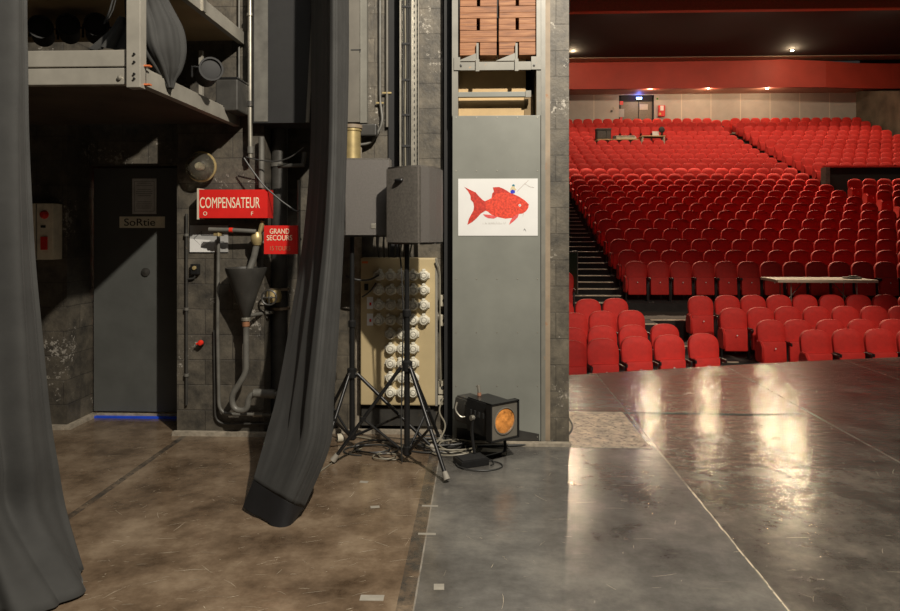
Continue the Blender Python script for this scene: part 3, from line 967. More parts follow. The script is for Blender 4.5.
# ================================================================== GALLERY above the door
XG = at(142, 84, 3.65).x
g = thing('steel_gallery', 'grey steel gallery platform over the dark exit door', 'platform', (XG, 3.65, 2.3))
zb_, zm_, zt_ = at(100, 84.5, 3.65).z - 2.3, at(100, 67.2, 3.65).z - 2.3, at(100, 50, 3.65).z - 2.3
MB().box(-3.5, -0.02, 0, 0.05, zb_, zm_ - 0.004, bevel=0.004).build('beam', M['alu'], g)
MB().box(-3.5, -0.02, 0, 0.05, zm_ + 0.004, zt_, bevel=0.004).build('beam', M['alu'], g)
MB().box(-0.05, 0.0, 0.04, 1.53, zb_ + 0.0, zb_ + 0.085).box(-0.05, -0.01, 0.04, 1.53, zb_ + 0.085, zb_ + 0.10).build('side_beam', M['alu'], g)
MB().box(-3.5, -0.05, 0.05, 1.53, zb_ + 0.02, zb_ + 0.06).build('deck', simple('dark_deck_boards', (0.05, 0.036, 0.022), 0.8, 0, 0.4, 3), g)
MB().box(-0.075, 0.0, -0.02, 0.05, zb_ - 0.02, 1.8, bevel=0.003).build('post', M['alu'], g)
bb = MB()
for zz in (0.155, 0.113, 0.05, 0.025):
    bb.lathe([(0, 0), (0.006, 0), (0.006, 0.01), (0, 0.01)], 8, T(-0.03, -0.02, zb_ + zz) @ Rx(PI / 2))
bb.build('bolt', M['black_metal'], g)
MB().lathe([(0, 0), (0.010, 0), (0.012, 0.01), (0, 0.014)], 12, T(at(120, 78, 3.65).x - XG, 0, at(120, 78, 3.65).z - 2.3) @ Rx(PI / 2)).build('bolt', M['steel'], g)
MB().box(-0.005, 0.03, 0.02, 0.05, zb_ + 0.0, zb_ + 0.008).box(0.0, 0.03, 0.02, 0.05, zb_ + 0.10, zb_ + 0.108).build('clip', simple('orange_clip', (0.5, 0.13, 0.04), 0.5), g)
# upper shelf of the gallery
pu = at(245, 45, 5.2)
zu = pu.z - 2.3
MB().box(pu.x - XG - 0.04, pu.x - XG, 0.0, 1.53, zu - 0.0, zu + 0.09).build('upper_side_beam', M['alu'], g)
MB().box(-3.5, pu.x - XG - 0.04, 0.4, 1.53, zu + 0.03, zu + 0.06).build('upper_deck', simple('brown_plywood_soffit', (0.40, 0.29, 0.16), 0.8, 0, 0.3, 1.5), g)
MB().box(pu.x - XG - 0.0, pu.x - XG + 0.012, 0.72, 0.77, zu + 0.0, zu + 0.10).build('joint_plate', M['steel'], g)
MB().box(0.30 - 0.5, 0.325 - 0.5, 1.25, 1.28, zb_ + 0.10, zb_ + 0.50).build('short_post', M['alu'], g)
# bundled curtain on the gallery
def fabric(name, mat, rows, nfold, amp, parent=None, nu=60, seed=0, thick=0.006, ampv=None, offs=0.0):
    """rows: list of rows, each a list of control points from one edge to the other"""
    rnd = random.Random(seed)
    ph = [rnd.uniform(0, 6.28) for _ in range(4)]
    b = bmesh.new()
    def cr(P, t):
        n = len(P) - 1
        i = min(int(t * n), n - 1); f = t * n - i
        p0 = P[max(i - 1, 0)]; p1 = P[i]; p2 = P[i + 1]; p3 = P[min(i + 2, n)]
        return 0.5 * ((2 * p1) + (p2 - p0) * f + (2 * p0 - 5 * p1 + 4 * p2 - p3) * f * f + (3 * p1 - p0 - 3 * p2 + p3) * f ** 3)
    nv = 60
    R_ = [[cr([Vector(q) for q in r], u / nu) for u in range(nu + 1)] for r in rows]
    G = []
    for v in range(nv + 1):
        line = []
        for u in range(nu + 1):
            line.append(cr([R_[i][u] for i in range(len(rows))], v / nv))
        G.append(line)
    V = []
    for v in range(nv + 1):
        vl = []
        for u in range(nu + 1):
            p = G[v][u]
            du = G[v][min(u + 1, nu)] - G[v][max(u - 1, 0)]
            nrm = Vector((du.y, -du.x, 0))
            if nrm.length > 1e-6: nrm.normalize()
            t = u / nu; s = v / nv
            a = amp * (0.75 + 0.25 * math.sin(3 * s + ph[0]))
            if ampv: a *= ampv(t, s)
            w_ = math.sin(2 * PI * nfold * t + ph[1] + 0.6 * math.sin(2.2 * s + ph[2])) + 0.35 * math.sin(2 * PI * nfold * 2.3 * t + ph[3] + 1.1 * s)
            vl.append(b.verts.new(p + nrm * a * w_))
        V.append(vl)
    for v in range(nv):
        for u in range(nu):
            b.faces.new((V[v][u], V[v][u + 1], V[v + 1][u + 1], V[v + 1][u]))
    me = bpy.data.meshes.new(name)
    b.to_mesh(me); b.free()
    for p in me.polygons: p.use_smooth = True
    me.materials.append(mat)
    o = bpy.data.objects.new(name, me)
    C.objects.link(o)
    if parent: o.parent = parent
    md = o.modifiers.new('thickness', 'SOLIDIFY'); md.thickness = thick
    return o
Yb = 3.95
bun = []
prf = [(-12, 128, 158), (10, 128, 170), (30, 130, 180), (50, 134, 183), (68, 150, 180), (80, 162, 174), (88, 168, 172)]
rows = []
for (py, xa, xb) in prf:
    A = at(xa, py, Yb); B = at(xb, py, Yb); mid_ = (A + B) / 2; rr = (B.x - A.x) / 2
    rows.append([A, mid_ + Vector((-rr * 0.5, -rr * 0.7, 0)), mid_ + Vector((rr * 0.3, -rr * 0.8, 0)), B, mid_ + Vector((rr * 0.4, rr * 0.7, 0)), mid_ + Vector((-rr * 0.5, rr * 0.7, 0)), A + Vector((0.001, 0.01, 0))])
o = fabric('bundled_drape', M['curtain'], rows, 9, 0.012, seed=3, nu=110)
tag(o, 'bundled dark drape hanging behind the gallery post, gathered to a point', 'drape')
rows = []
for (py, xa, xb) in [(20, 122, 132), (32, 112, 134), (42, 100, 134), (51, 90, 134)]:
    A = at(xa, py, Yb - 0.05); B = at(xb, py, Yb - 0.05); rr = (B.x - A.x) / 2; mid_ = (A + B) / 2
    rows.append([A, mid_ + Vector((0, -0.06, 0)), B])
o = fabric('drape_tail', M['curtain'], rows, 3, 0.02, seed=5, nu=40)
tag(o, 'spread end of a dark drape lying on the gallery beside the post', 'drape')
# clutter lamps on the gallery
def lantern(px, py, Y, r, label, ln=0.25, rot=0.5):
    p = at(px, py, Y)
    t = thing('stored_lantern', label, 'stage lamp', (p.x, p.y, p.z - r), rot)
    MB().lathe([(0, 0), (r * 0.7, 0), (r * 0.9, 0.03), (r * 0.9, ln), (r, ln + 0.02), (r, ln + 0.05), (r * 0.85, ln + 0.05), (r * 0.8, ln + 0.035), (0, ln + 0.045)], 20, T(0, 0, r) @ Rx(PI / 2)).build('body', M['black'], t, True)
    MB().tube([(-r * 1.1, 0, r), (-r * 1.1, 0, r * 1.9), (r * 1.1, 0, r * 1.9), (r * 1.1, 0, r)], 0.008).build('yoke', M['black_metal'], t)
for (px, py, r, lb) in ((44, 38, 0.075, 'black stage lantern stored leftmost on the gallery beside the curtain'), (70, 36, 0.07, 'black stage lantern stored second from left on the gallery'), (97, 36, 0.075, 'black stage lantern stored just left of the spread drape'), (205, 78, 0.075, 'black stage lantern stored right of the bundled drape')):
    lantern(px, py, 4.6, r, lb)
t = thing('storage_case', 'low dark case stored at the right end of the gallery', 'case', (at(226, 100, 4.85).x, 4.86, 2.385))
MB().box(-0.08, 0.08, 0, 0.28, 0, 0.22, bevel=0.01).build('body', M['dark_metal'], t)
MB().box(-0.083, 0.083, -0.003, 0.283, 0.22, 0.235, bevel=0.004).build('lid', M['black_metal'], t)
# thin cord above the gallery
o = MB().tube([at(114, -5, 4.1), at(110, 10, 4.1), at(104, 24, 4.1)], 0.006).tube([at(117, -5, 4.1), at(113, 10, 4.1), at(107, 22, 4.1)], 0.004).build('hanging_cord', M['cable'])
tag(o, 'thin dark cord hanging above the gallery left of the post', 'cord')

# ================================================================== LEFT WALL items
p = at(47, 259, 5.32); q = at(63, 204, 5.32)
t = thing('control_box', 'beige wall control box with red lamp and red switch', 'control box', (at(34, 259, 5.32).x, 5.32, p.z))
W = at(63, 204, 5.22).x - at(34, 204, 5.22).x; H = q.z - p.z
xs = at(46, 204, 5.2).x - at(34, 204, 5.2).x
MB().box(-0.15, W, -0.12, 0, 0, H, bevel=0.006).build('housing', simple('pale_beige_box_paint', (0.80, 0.74, 0.58), 0.45), t)
MB().box(xs, xs + 0.008, -0.123, -0.12, 0.005, H - 0.005).build('cover_seam', M['steel'], t)
MB().lathe([(0, 0.035), (0.02, 0.03), (0.032, 0.01), (0.034, 0)], 20, T(xs + 0.066, -0.12, H - 0.085) @ Rx(PI / 2)).build('red_lamp', M['red_plastic'], t, True)
MB().box(xs + 0.042, xs + 0.092, -0.135, -0.12, 0.075, 0.175, bevel=0.004).build('red_switch', M['red_plastic'], t)
MB().box(xs + 0.04, xs + 0.075, -0.126, -0.12, 0.243, 0.262).build('small_label', M['ink'], t)
# notices on the door
sD = YD / FPX
o = MB().box(-12.5 * sD, 12.5 * sD, -0.004, 0, -18 * sD, 18 * sD).build('door_notice', simple('plain_notice_paper', (0.62, 0.62, 0.60), 0.6), None, False, at(144.5, 196.3, YD))
tag(o, 'grey printed notice sheet fixed on the dark exit door', 'notice')
ln = MB()
for i in range(13):
    if i in (2, 7, 8): continue
    ww = 8.5 if i % 3 else 7
    zz = 13 - i * 2.1
    ln.box(-ww * sD, ww * sD, -0.0048, -0.004, zz * sD, (zz + 0.5) * sD)
for x0, x1, z0, z1_ in ((-10.5, 10.5, 15, 15.4), (-10.5, 10.5, -15.4, -15), (-10.5, -10.1, -15, 15), (10.1, 10.5, -15, 15)):
    ln.box(x0 * sD, x1 * sD, -0.0048, -0.004, z0 * sD, z1_ * sD)
ln.build('printed_lines', M['ink_grey'], o)
o = MB().box(-23.5 * sD, 23.5 * sD, -0.004, 0, -5.8 * sD, 5.8 * sD).build('exit_label', simple('pale_label_tape', (0.85, 0.79, 0.62), 0.7), None, False, at(142.3, 222.2, YD))
tag(o, 'cream tape label handwritten Sortie on the dark door', 'label')
lettering('SoRtie', 0.085, M['ink'], o, (-0.02, -0.0052, 0), 32 * sD)

# ================================================================== PILLAR: pipes, signs, valves
# round globe lamp
p = at(200.5, 166.5, YC - 0.08)
t = thing('bulkhead_lamp', 'round clear glass wall lamp above the red sign', 'wall lamp', (p.x, YC, p.z))
MB().lathe([(0, 0), (0.085, 0), (0.09, 0.02), (0.085, 0.04), (0.06, 0.045), (0, 0.045)], 28, Rx(PI / 2)).build('base', M['pipe_grey'], t, True)
MB().lathe([(0.08, 0.04)] + [(0.105 * math.cos(a), 0.09 + 0.09 * math.sin(a)) for a in [-0.5 + i * 0.259 for i in range(9)]], 32, Rx(PI / 2)).build('glass_globe', M['globe'], t, True)
MB().lathe([(0.098, 0.05), (0.113, 0.052), (0.115, 0.068), (0.1, 0.07), (0.098, 0.05)], 32, Rx(PI / 2)).build('rim', M['brass'], t, True)
MB().lathe([(0, 0.04), (0.02, 0.045), (0.02, 0.08), (0.03, 0.1), (0.022, 0.13), (0, 0.135)], 14, Rx(PI / 2)).build('bulb', M['socket'], t, True)
# COMPENSATEUR sign
Ys = YC - 0.16
a = at(199, 218, Ys); b_ = at(261.5, 189.5, Ys)
Wd, Hd = b_.x - a.x, b_.z - a.z
t = thing('pipe_sign', 'large red box sign lettered COMPENSATEUR', 'sign', (a.x, Ys, a.z))
MB().box(0, Wd, 0, 0.10, 0, Hd).build('face', M['red_sign'], t)
MB().box(-0.014, 0, -0.003, 0.10, -0.01, Hd + 0.01).build('white_edge', M['tape_paper'], t)
MB().box(Wd, Wd + 0.045, 0.0, 0.14, 0, Hd).build('return_flange', M['red_sign'], t)
lettering('COMPENSATEUR', 0.112, M['cream_ink'], t, (Wd * 0.495, -0.0015, Hd * 0.54), Wd * 0.96)
lettering('O', 0.040, M['cream_ink'], t, (Wd * 0.10, -0.0015, Hd * 0.15))
lettering('F', 0.040, M['cream_ink'], t, (Wd * 0.85, -0.0015, Hd * 0.15))
for k_, s_ in ((0.2, -1), (0.8, 1)):
    MB().tube([(Wd * k_, 0.1, Hd * 0.5), (Wd * k_, 0.16, Hd * 0.5)], 0.008).build('bracket', M['dark_metal'], t)
# GRAND SECOURS sign
Ys2 = YC - 0.16
a = at(264, 254, Ys2); b_ = at(296.5, 225.5, Ys2)
Wd, Hd = b_.x - a.x, b_.z - a.z
t = thing('pipe_sign', 'smaller red square sign lettered GRAND SECOURS by the black curtain', 'sign', (a.x, Ys2, a.z))
MB().box(0, Wd, 0, 0.006, 0, Hd).build('face', M['red_sign'], t)
MB().box(Wd, Wd + 0.012, -0.02, 0.006, 0, Hd).build('folded_edge', M['red_sign'], t)
lettering('GRAND', 0.054, M['cream_ink'], t, (Wd * 0.48, -0.0015, Hd * 0.80), Wd * 0.60)
lettering('SECOURS', 0.054, M['cream_ink'], t, (Wd * 0.48, -0.0015, Hd * 0.57), Wd * 0.78)
lettering('15 TOURS', 0.046, simple('faded_brown_lettering', (0.45, 0.16, 0.08), 0.6), t, (Wd * 0.50, -0.0015, Hd * 0.20), Wd * 0.62)
MB().tube([(Wd * 0.8, 0.006, Hd * 0.5), (Wd * 0.8, 0.30, Hd * 0.5)], 0.01).build('bracket', M['dark_metal'], t)
# arrow plate
a = at(190, 252, YC - 0.01); b_ = at(228, 225.3, YC - 0.01)
Wd, Hd = b_.x - a.x, b_.z - a.z
o = MB().box(0, Wd, -0.012, -0.001, 0, Hd).build('arrow_plate', M['paper'], None, False, (a.x, YC, a.z))
tag(o, 'grey metal plate with left-pointing outlined arrow below the red sign', 'sign')
MB().tube([(0.03, -0.013, Hd * .5), (0.09, -0.013, Hd * .78), (0.09, -0.013, Hd * .62), (Wd * 0.9, -0.013, Hd * .62)], 0.0025, 5).tube([(0.03, -0.013, Hd * .5), (0.09, -0.013, Hd * .22), (0.09, -0.013, Hd * .38), (Wd * 0.9, -0.013, Hd * .38)], 0.0025, 5).build('arrow_outline', M['ink'], o)
MB().prism([(0.0, 0.0), (Wd * 0.62, 0.0), (Wd * 0.28, 0.035), (Wd * 0.56, Hd * 0.44), (0.0, Hd * 0.50)], -0.0145, -0.012, 'Y').build('torn_paper', M['white'], o)

def pipe(name, pts, r, m, label, cat='pipe', parts=None, n=12):
    """a pipe as one thing; parts = list of (name, MB, material)"""
    o = MB().tube(pts, r, n).build(name, m, None, True)
    tag(o, label, cat)
    for (pn_, pm, pmat) in (parts or []):
        pm.build(pn_, pmat, o, True)
    return o
def ring(p, r, h=0.02, axis='Z', n=18):
    Mx = T(*p)
    if axis == 'X': Mx = Mx @ Ry(PI / 2)
    if axis == 'Y': Mx = Mx @ Rx(PI / 2)
    return MB().lathe([(0, -h / 2), (r, -h / 2), (r, h / 2), (0, h / 2)], n, Mx)
def bend(P, k=5, r=0.06):
    """round the corners of a polyline"""
    P = [Vector(p) for p in P]
    out = [P[0]]
    for i in range(1, len(P) - 1):
        a = P[i] + (P[i - 1] - P[i]).normalized() * min(r, (P[i - 1] - P[i]).length * 0.45)
        c = P[i] + (P[i + 1] - P[i]).normalized() * min(r, (P[i + 1] - P[i]).length * 0.45)
        for j in range(k + 1):
            t = j / k
            out.append(a * (1 - t) ** 2 + P[i] * 2 * t * (1 - t) + c * t * t)
    out.append(P[-1])
    return out

Yp = YC - 0.06
pipe('wall_conduit', [at(250, -30, YC - 0.1), at(250, 122, YC - 0.1), at(250.5, 158, YC - 0.1)], 0.017, M['steel'], 'bright vertical steel conduit rising above the red sign',
     parts=[('clamp', ring(at(250, 104, YC - 0.1), 0.026, 0.04), M['dark_metal']), ('clamp', ring(at(250, 15, YC - 0.1), 0.024, 0.02), M['steel']), ('end_socket', ring(at(250.5, 150, YC - 0.1), 0.024, 0.05), M['pipe_grey'])])
pipe('wall_conduit', [at(239, -30, YC - 0.03), at(239, 118, YC - 0.03)], 0.008, M['pipe_grey'], 'thin dark conduit close left of the bright steel conduit')
pipe('wall_conduit', [at(186.5, 214, YC - 0.02), at(186.5, 405, YC - 0.02)], 0.010, M['dark_metal'], 'thin dark conduit down the left edge of the pipe pillar',
     parts=[('clamp', ring(at(186.5, y_, YC - 0.02), 0.017, 0.02), M['pipe_grey']) for y_ in (235, 309, 375)])
# black duct above with grey side
a = at(253, 123, YC - 0.12); b_ = at(318, 123, YC - 0.12)
t = thing('ventilation_duct', 'wide black square duct hanging above the pipes behind the curtain', 'duct', (a.x, YC - 0.12, a.z))
MB().box(0, b_.x - a.x, 0, 0.3, 0, 3.2).build('casing', M['black'], t)
w_ = at(268, 100, YC - 0.12).x - a.x
MB().box(0.01, w_, -0.006, 0.0, 0.01, 3.2).build('edge_plate', M['pipe_grey'], t)
MB().prism([(at(305, 122, 5.05).x - a.x, 0.0), (at(308.5, 122, 5.05).x - a.x, 0.0), (at(316.5, -30, 5.05).x - a.x, 1.12), (at(313.5, -30, 5.05).x - a.x, 1.12)], -0.012, 0, 'Y').build('pale_strip', M['duct'], t)
# big riser pipe
Yr = YC - 0.02 + 0.22
XB = at(279.5, 300, Yr).x
pipe('riser_pipe', [(XB, Yr, 0.0), (XB, Yr, at(279, 123, Yr).z)], 0.062, M['dark_metal'], 'thick dark riser pipe beside the pillar, behind the square red sign', n=24,
     parts=[('flange', ring((XB, Yr, at(279, 289, Yr).z), 0.080, 0.02, n=24), M['rust']), ('flange', ring((XB, Yr, at(279, 308, Yr).z), 0.080, 0.02, n=24), M['rust']),
            ('clamp', ring((XB, Yr, at(279, 165, Yr).z), 0.07, 0.03, n=24), M['pipe_grey'])])
Xb2 = at(262, 200, YC - 0.06).x
pipe('supply_pipe', bend([at(261.5, 137, YC - .07), at(261.5, 188, YC - .07)]), 0.022, M['pipe_grey'], 'short grey pipe just right of the bright conduit above the sign')
# lever valve
pv = at(254, 236, YC - 0.13)
t = thing('lever_valve', 'valve with long horizontal handle under the COMPENSATEUR sign', 'valve', (pv.x, YC - 0.13, pv.z))
def rel(px, py, Y, o): return at(px, py, Y) - Vector(o.location)
MB().tube([rel(209, 229.5, YC - 0.15, t), rel(230, 230, YC - 0.15, t), rel(256, 231.5, YC - 0.13, t)], 0.017, 10).build('handle', M['pipe_grey'], t, True)
MB().tube([rel(229.5, 230, YC - 0.15, t), rel(233, 230.1, YC - 0.15, t)], 0.019, 10).build('orange_band', M['red_plastic'], t, True)
MB().lathe([(0, -0.05), (0.03, -0.045), (0.045, -0.01), (0.045, 0.02), (0.03, 0.05), (0, 0.055)], 18, T(*rel(257, 239, YC - 0.1, t))).tube([rel(263, 221, YC - 0.1, t), rel(257, 243, YC - 0.1, t)], 0.018).build('body', M['brass'], t, True)
MB().tube([rel(257, 243, YC - .1, t), rel(254, 257, YC - .1, t), rel(250, 268, YC - .1, t), rel(248, 276, YC - .12, t)], 0.024, 12).build('outlet', M['pipe_grey'], t, True)
MB().tube([rel(218.5, 230, YC - 0.14, t), rel(218.5, 236, YC - 0.14, t)], 0.012).cbox(rel(218, 234, YC - 0.13, t), (0.06, 0.03, 0.03), 0.006).build('coupling', M['brass'], t, True)
# long bent conduit from the handle down and along the floor
pipe('bent_conduit', bend([at(218.5, 236, YC - 0.05), at(217.5, 330, YC - 0.05), at(219, 414, YC - 0.05), at(300, 415, YC - 0.05)], r=0.09), 0.013, M['pipe_grey'], 'long grey conduit running down the pillar then right near the floor',
     parts=[('coupling', ring(at(258, 414.8, YC - 0.05), 0.018, 0.07, 'X'), M['steel'])])
pipe('bent_conduit', bend([at(214, 330, YC - 0.02), at(215, 424, YC - 0.02), at(300, 423.5, YC - 0.02)], r=0.09), 0.008, M['dark_metal'], 'thinner dark conduit below the long bent conduit near the floor')
# funnel with trap
Yf_ = YC - 0.155
pf = at(246, 320, Yf_)
t = thing('drain_funnel', 'dark metal drain funnel with curved trap pipe beneath', 'funnel', (pf.x, Yf_, 0))
zz = lambda y_: at(246, y_, Yf_).z
s5 = Yf_ / FPX
MB().lathe([(0.132, zz(267.5)), (0.148, zz(267.8)), (0.146, zz(270.5)), (0.118, zz(281)), (0.075, zz(297)), (0.03, zz(317)), (0.022, zz(318)), (0.112, zz(281)), (0.132, zz(267.5))], 28).build('cone', M['dark_metal'], t, True)
MB().lathe([(0.026, zz(317)), (0.034, zz(318)), (0.034, zz(320.5)), (0.026, zz(321))], 16).build('collar', M['steel'], t, True)
MB().lathe([(0.02, zz(321)), (0.028, zz(322)), (0.028, zz(326)), (0.02, zz(327))], 16).build('coupling', simple('copper', (0.45, 0.22, 0.12), 0.4, 0.5), t, True)
def rr_(px, py): return rel(px, py, Yf_, t)
MB().tube(bend([Vector((0, 0, zz(320))), rr_(246, 373), rr_(231, 397), rr_(234, 410), rr_(247, 411), rr_(249, 395), rr_(262, 393), rr_(285, 395)], k=6, r=0.05), 0.022, 12).build('trap_pipe', M['pipe_grey'], t, True)
MB().tube([rr_(246, 316), rel(273, 312, Yr - 0.08, t)], 0.014, 10).build('side_branch', M['pipe_grey'], t, True)
mbx = MB()
mbx.tube([rr_(254, 393), rr_(275, 394)], 0.032, 14)
mbx.build('ribbed_coupling', M['pipe_grey'], t, True)
# hand wheel valve near the big pipe
pw = at(271, 297, YC - 0.02)
t = thing('gate_valve', 'brass and dark valve on the thick riser pipe behind funnel', 'valve', (pw.x, YC + 0.05, pw.z))
MB().lathe([(0, -0.05), (0.05, -0.045), (0.06, 0), (0.05, 0.045), (0, 0.05)], 20).build('body', M['brass'], t, True)
MB().tube([(0.0, -0.0, 0), (0.0, -0.12, 0)], 0.012).build('spindle', M['steel'], t, True)
wh = [(0.055 * math.cos(a_), -0.12, 0.055 * math.sin(a_)) for a_ in [i * PI / 8 for i in range(17)]]
MB().tube(wh, 0.007, 6).tube([(-0.05, -0.12, 0), (0.05, -0.12, 0)], 0.005, 6).tube([(0, -0.12, -0.05), (0, -0.12, 0.05)], 0.005, 6).build('hand_wheel', M['dark_metal'], t, True)
# small electrical box and red stub
p = at(196.5, 269, YC)
t = thing('wall_switch', 'small dark wall switch with yellow button left of funnel', 'switch', p)
MB().cbox((0, -0.02, 0), (0.065, 0.04, 0.08), 0.008).build('body', M['black_metal'], t)
MB().lathe([(0, 0.012), (0.014, 0.01), (0.016, 0)], 14, T(0, -0.04, 0.01) @ Rx(PI / 2)).build('button', M['brass'], t, True)
MB().tube(bend([(0, -0.02, -0.04), (-0.01, -0.02, -0.07), (-0.07, -0.02, -0.075)], r=0.02), 0.007).build('cable', M['cable'], t, True)
p = at(202, 342, YC)
t = thing('pipe_stub', 'small pipe stub with bright red cap on the pillar', 'valve', p)
MB().tube([(0, 0, -0.01), (0, -0.03, -0.01)], 0.02).build('stub', M['black_metal'], t, True)
MB().lathe([(0, 0.03), (0.016, 0.026), (0.022, 0.01), (0.020, 0)], 14, T(0.005, -0.03, 0.0) @ Rx(PI / 2)).tube([(0.0, -0.045, 0.0), (-0.025, -0.045, -0.008)], 0.008).build('red_cap', M['red_plastic'], t, True)
# loose cables across the pipes
for pts, r, lb in (([(244, 158), (252, 170), (264, 186), (280, 200), (297, 212), (300, 210)], 0.006, 'dark cable sagging across the pipes above the red signs'),
                   ([(246, 157), (258, 160), (275, 162), (290, 158), (303, 148)], 0.005, 'thin cable strung right from the conduit end')):
    P = [at(x_, y_, YC - 0.17) for x_, y_ in pts]
    pipe('loose_cable', bend(P, r=0.05), r, M['cable'], lb, 'cable', n=6)
pipe('bracket_bar', [at(278, 166, YC - 0.1), at(303, 165, YC - 0.1), at(304.5, 152, YC - 0.1)], 0.018, M['dark_metal'], 'dark bracket arm by the thick riser near the curtain', 'bracket')
pipe('supply_pipe', [at(299, 180, YC - 0.05), at(299, 330, YC - 0.05)], 0.012, M['pipe_grey'], 'thin grey pipe behind the square red sign, nearest curtain')

# ================================================================== MIDDLE WALL
# pale duct left, beside the black curtain
a = at(347, 120, 5.3); b_ = at(366, 120, 5.3)
t = thing('flat_duct', 'tall flat grey duct on the wall right of the black curtain', 'duct', (a.x, 5.3, at(350, 122, 5.3).z))
c_ = at(359.5, 100, 5.3).x - a.x
MB().box(-0.10, c_, 0, YW - 5.305, 0, 3.0).build('casing', M['duct'], t)
MB().box(c_, b_.x - a.x, 0.04, YW - 5.3, 0, 3.0).build('side_flange', M['rail'], t)
MB().box(0.03, c_ + 0.01, -0.003, 0, 0.545, 0.553).box(c_, c_ + 0.008, -0.003, 0, 0.53, 0.553).build('scratch_seam', M['ink'], t)
p = at(352, 157, 5.25)
t = thing('brass_cylinder', 'short tarnished brass cylinder behind the left loudspeaker top', 'pipe fitting', (p.x, 5.25, p.z - 0.05))
MB().lathe([(0, 0), (0.065, 0), (0.065, 0.24), (0.072, 0.245), (0.072, 0.26), (0.06, 0.262), (0, 0.262)], 24).build('body', M['brass'], t, True)
MB().lathe([(0.074, 0.262), (0.078, 0.265), (0.078, 0.29), (0, 0.292)], 24).build('rim', M['rust'], t, True)
MB().cbox((0.11, 0.08, 0.26), (0.14, 0.1, 0.09), 0.01).build('bracket', M['dark_metal'], t)
pipe('wall_conduit', bend([at(380, -30, YW - 0.03), at(380, 100, YW - 0.03), at(383, 123, YW - 0.05), at(372, 143, YW - 0.06), at(358, 145, YW - 0.08)], r=0.06), 0.011, M['pipe_grey'], 'thin conduit curving down to the brass cylinder',
     parts=[('clamp', MB().cbox(at(380, 103, YW - 0.03), (0.06, 0.02, 0.012)), M['brass'])])
pipe('wall_conduit', [at(387, -30, YW - 0.03), at(387, 127, YW - 0.03)], 0.011, M['duct'], 'straight thin conduit just left of the cable tray',
     parts=[('clamp', MB().cbox(at(387, 93, YW - 0.03), (0.07, 0.02, 0.012)), M['brass'])])
o = MB().box(at(389, 100, YW).x, at(399, 100, YW).x, YW - 0.03, YW, 0.4, 5.0).build('black_channel', M['black'])
tag(o, 'black vertical channel on the wall left of the cable tray', 'channel')
# cable tray
a = at(400, 165, 5.28); b_ = at(419, 165, 5.28)
t = thing('cable_tray', 'tall galvanised perforated cable tray above the right loudspeaker', 'cable tray', (a.x, 5.28, a.z - 0.25))
Wt = b_.x - a.x
MB().box(0, 0.012, -0.03, YW - 5.28, 0, 3.2).box(Wt * 0.60, Wt * 0.66, -0.03, YW - 5.28, 0, 3.2).box(Wt * 0.66, Wt, 0.0, 0.005, 0, 3.2).box(Wt - 0.006, Wt, -0.03, 0.0, 0, 3.2).box(0, Wt * 0.6, 0.02, 0.03, 0, 3.2).build('tray', M['steel'], t)
sl = MB()
for i in range(70):
    sl.box(Wt * 0.73, Wt * 0.78, -0.002, 0.0, i * 0.045, i * 0.045 + 0.02)
    sl.box(Wt * 0.88, Wt * 0.94, -0.002, 0.0, i * 0.045 + 0.01, i * 0.045 + 0.03)
sl.build('slots', M['black'], t)
for i, xx in enumerate((0.16, 0.28, 0.38, 0.48)):
    MB().tube([(Wt * xx + 0.002 * math.sin(j * 1.3 + i), 0.0, j * 0.2) for j in range(17)], 0.006, 6).build('cable', M['cable_gr'] if i == 1 else M['cable'], t, True)
for y_ in (8, 45, 81, 116, 147):
    z_ = at(405, y_, 5.28).z - t.location.z
    MB().box(Wt * 0.10, Wt * 0.55, -0.012, -0.004, z_, z_ + 0.015).build('cable_tie', M['ink'], t)

# socket panel
Yk = 5.24
a = at(360.5, 405, Yk); b_ = at(437, 258, Yk)
Wk, Hk = b_.x - a.x, b_.z - a.z
t = thing('socket_panel', 'tall beige electrical panel carrying many round cream sockets', 'electrical panel', (a.x, Yk, a.z))
MB().box(0, Wk, 0, 0.14, 0, Hk, bevel=0.010).build('board', M['beige'], t)
MB().box(Wk - 0.012, Wk + 0.004, -0.006, 0.0, 0, Hk).build('edge_strip', M['alu'], t)
def soc():
    s_ = bpy.data.objects.new('socket', None)
    return s_
sock_body = MB().lathe([(0.040, 0), (0.040, 0.012), (0.037, 0.016), (0.034, 0.040), (0.028, 0.048), (0.022, 0.048), (0.020, 0.030), (0, 0.030)], 20, Rx(PI / 2)).cbox((0, -0.006, 0), (0.088, 0.012, 0.04), 0.004).cbox((0.0, -0.02, 0.043), (0.025, 0.03, 0.016), 0.004)
first = None
cols = [379, 390.7, 402, 413.5, 424]
rws = [275.5, 290, 305, 320, 334, 348.5, 363, 377.5, 392]
me_s = sock_body.build('socket', M['socket'], t, True)
knob = MB().lathe([(0, 0.050), (0.012, 0.052), (0.019, 0.046), (0.019, 0.030)], 16, Rx(PI / 2)).build('socket_lid', M['socket'], me_s, True)
pinr = MB().lathe([(0.0285, 0.0485), (0.0285, 0.046), (0.0225, 0.046), (0.0225, 0.0487)], 20, Rx(PI / 2)).build('socket_ring', M['socket_dk'], me_s, True)
cnt = 0
for j, y_ in enumerate(rws):
    for i, x_ in enumerate(cols):
        if j >= 4 and i in (0, 4): continue
        o = me_s if cnt == 0 else copy_tree(me_s, t)
        pos = at(x_, y_, Yk) - Vector(t.location)
        o.location = (pos.x, 0, pos.z)
        o.rotation_euler = (0, random.choice((0, 0, 0.3, -0.4)), 0)
        cnt += 1
for y_ in (303, 319.5):
    pos = at(370, y_, Yk) - Vector(t.location)
    lb = MB().box(-0.023, 0.023, -0.003, 0, -0.045, 0.045).build('paper_label', M['white'], t, False, (pos.x, 0, pos.z))
    MB().box(-0.004, 0.010, -0.0045, -0.003, -0.018, 0.004).build('red_mark', M['red_plastic'], lb)
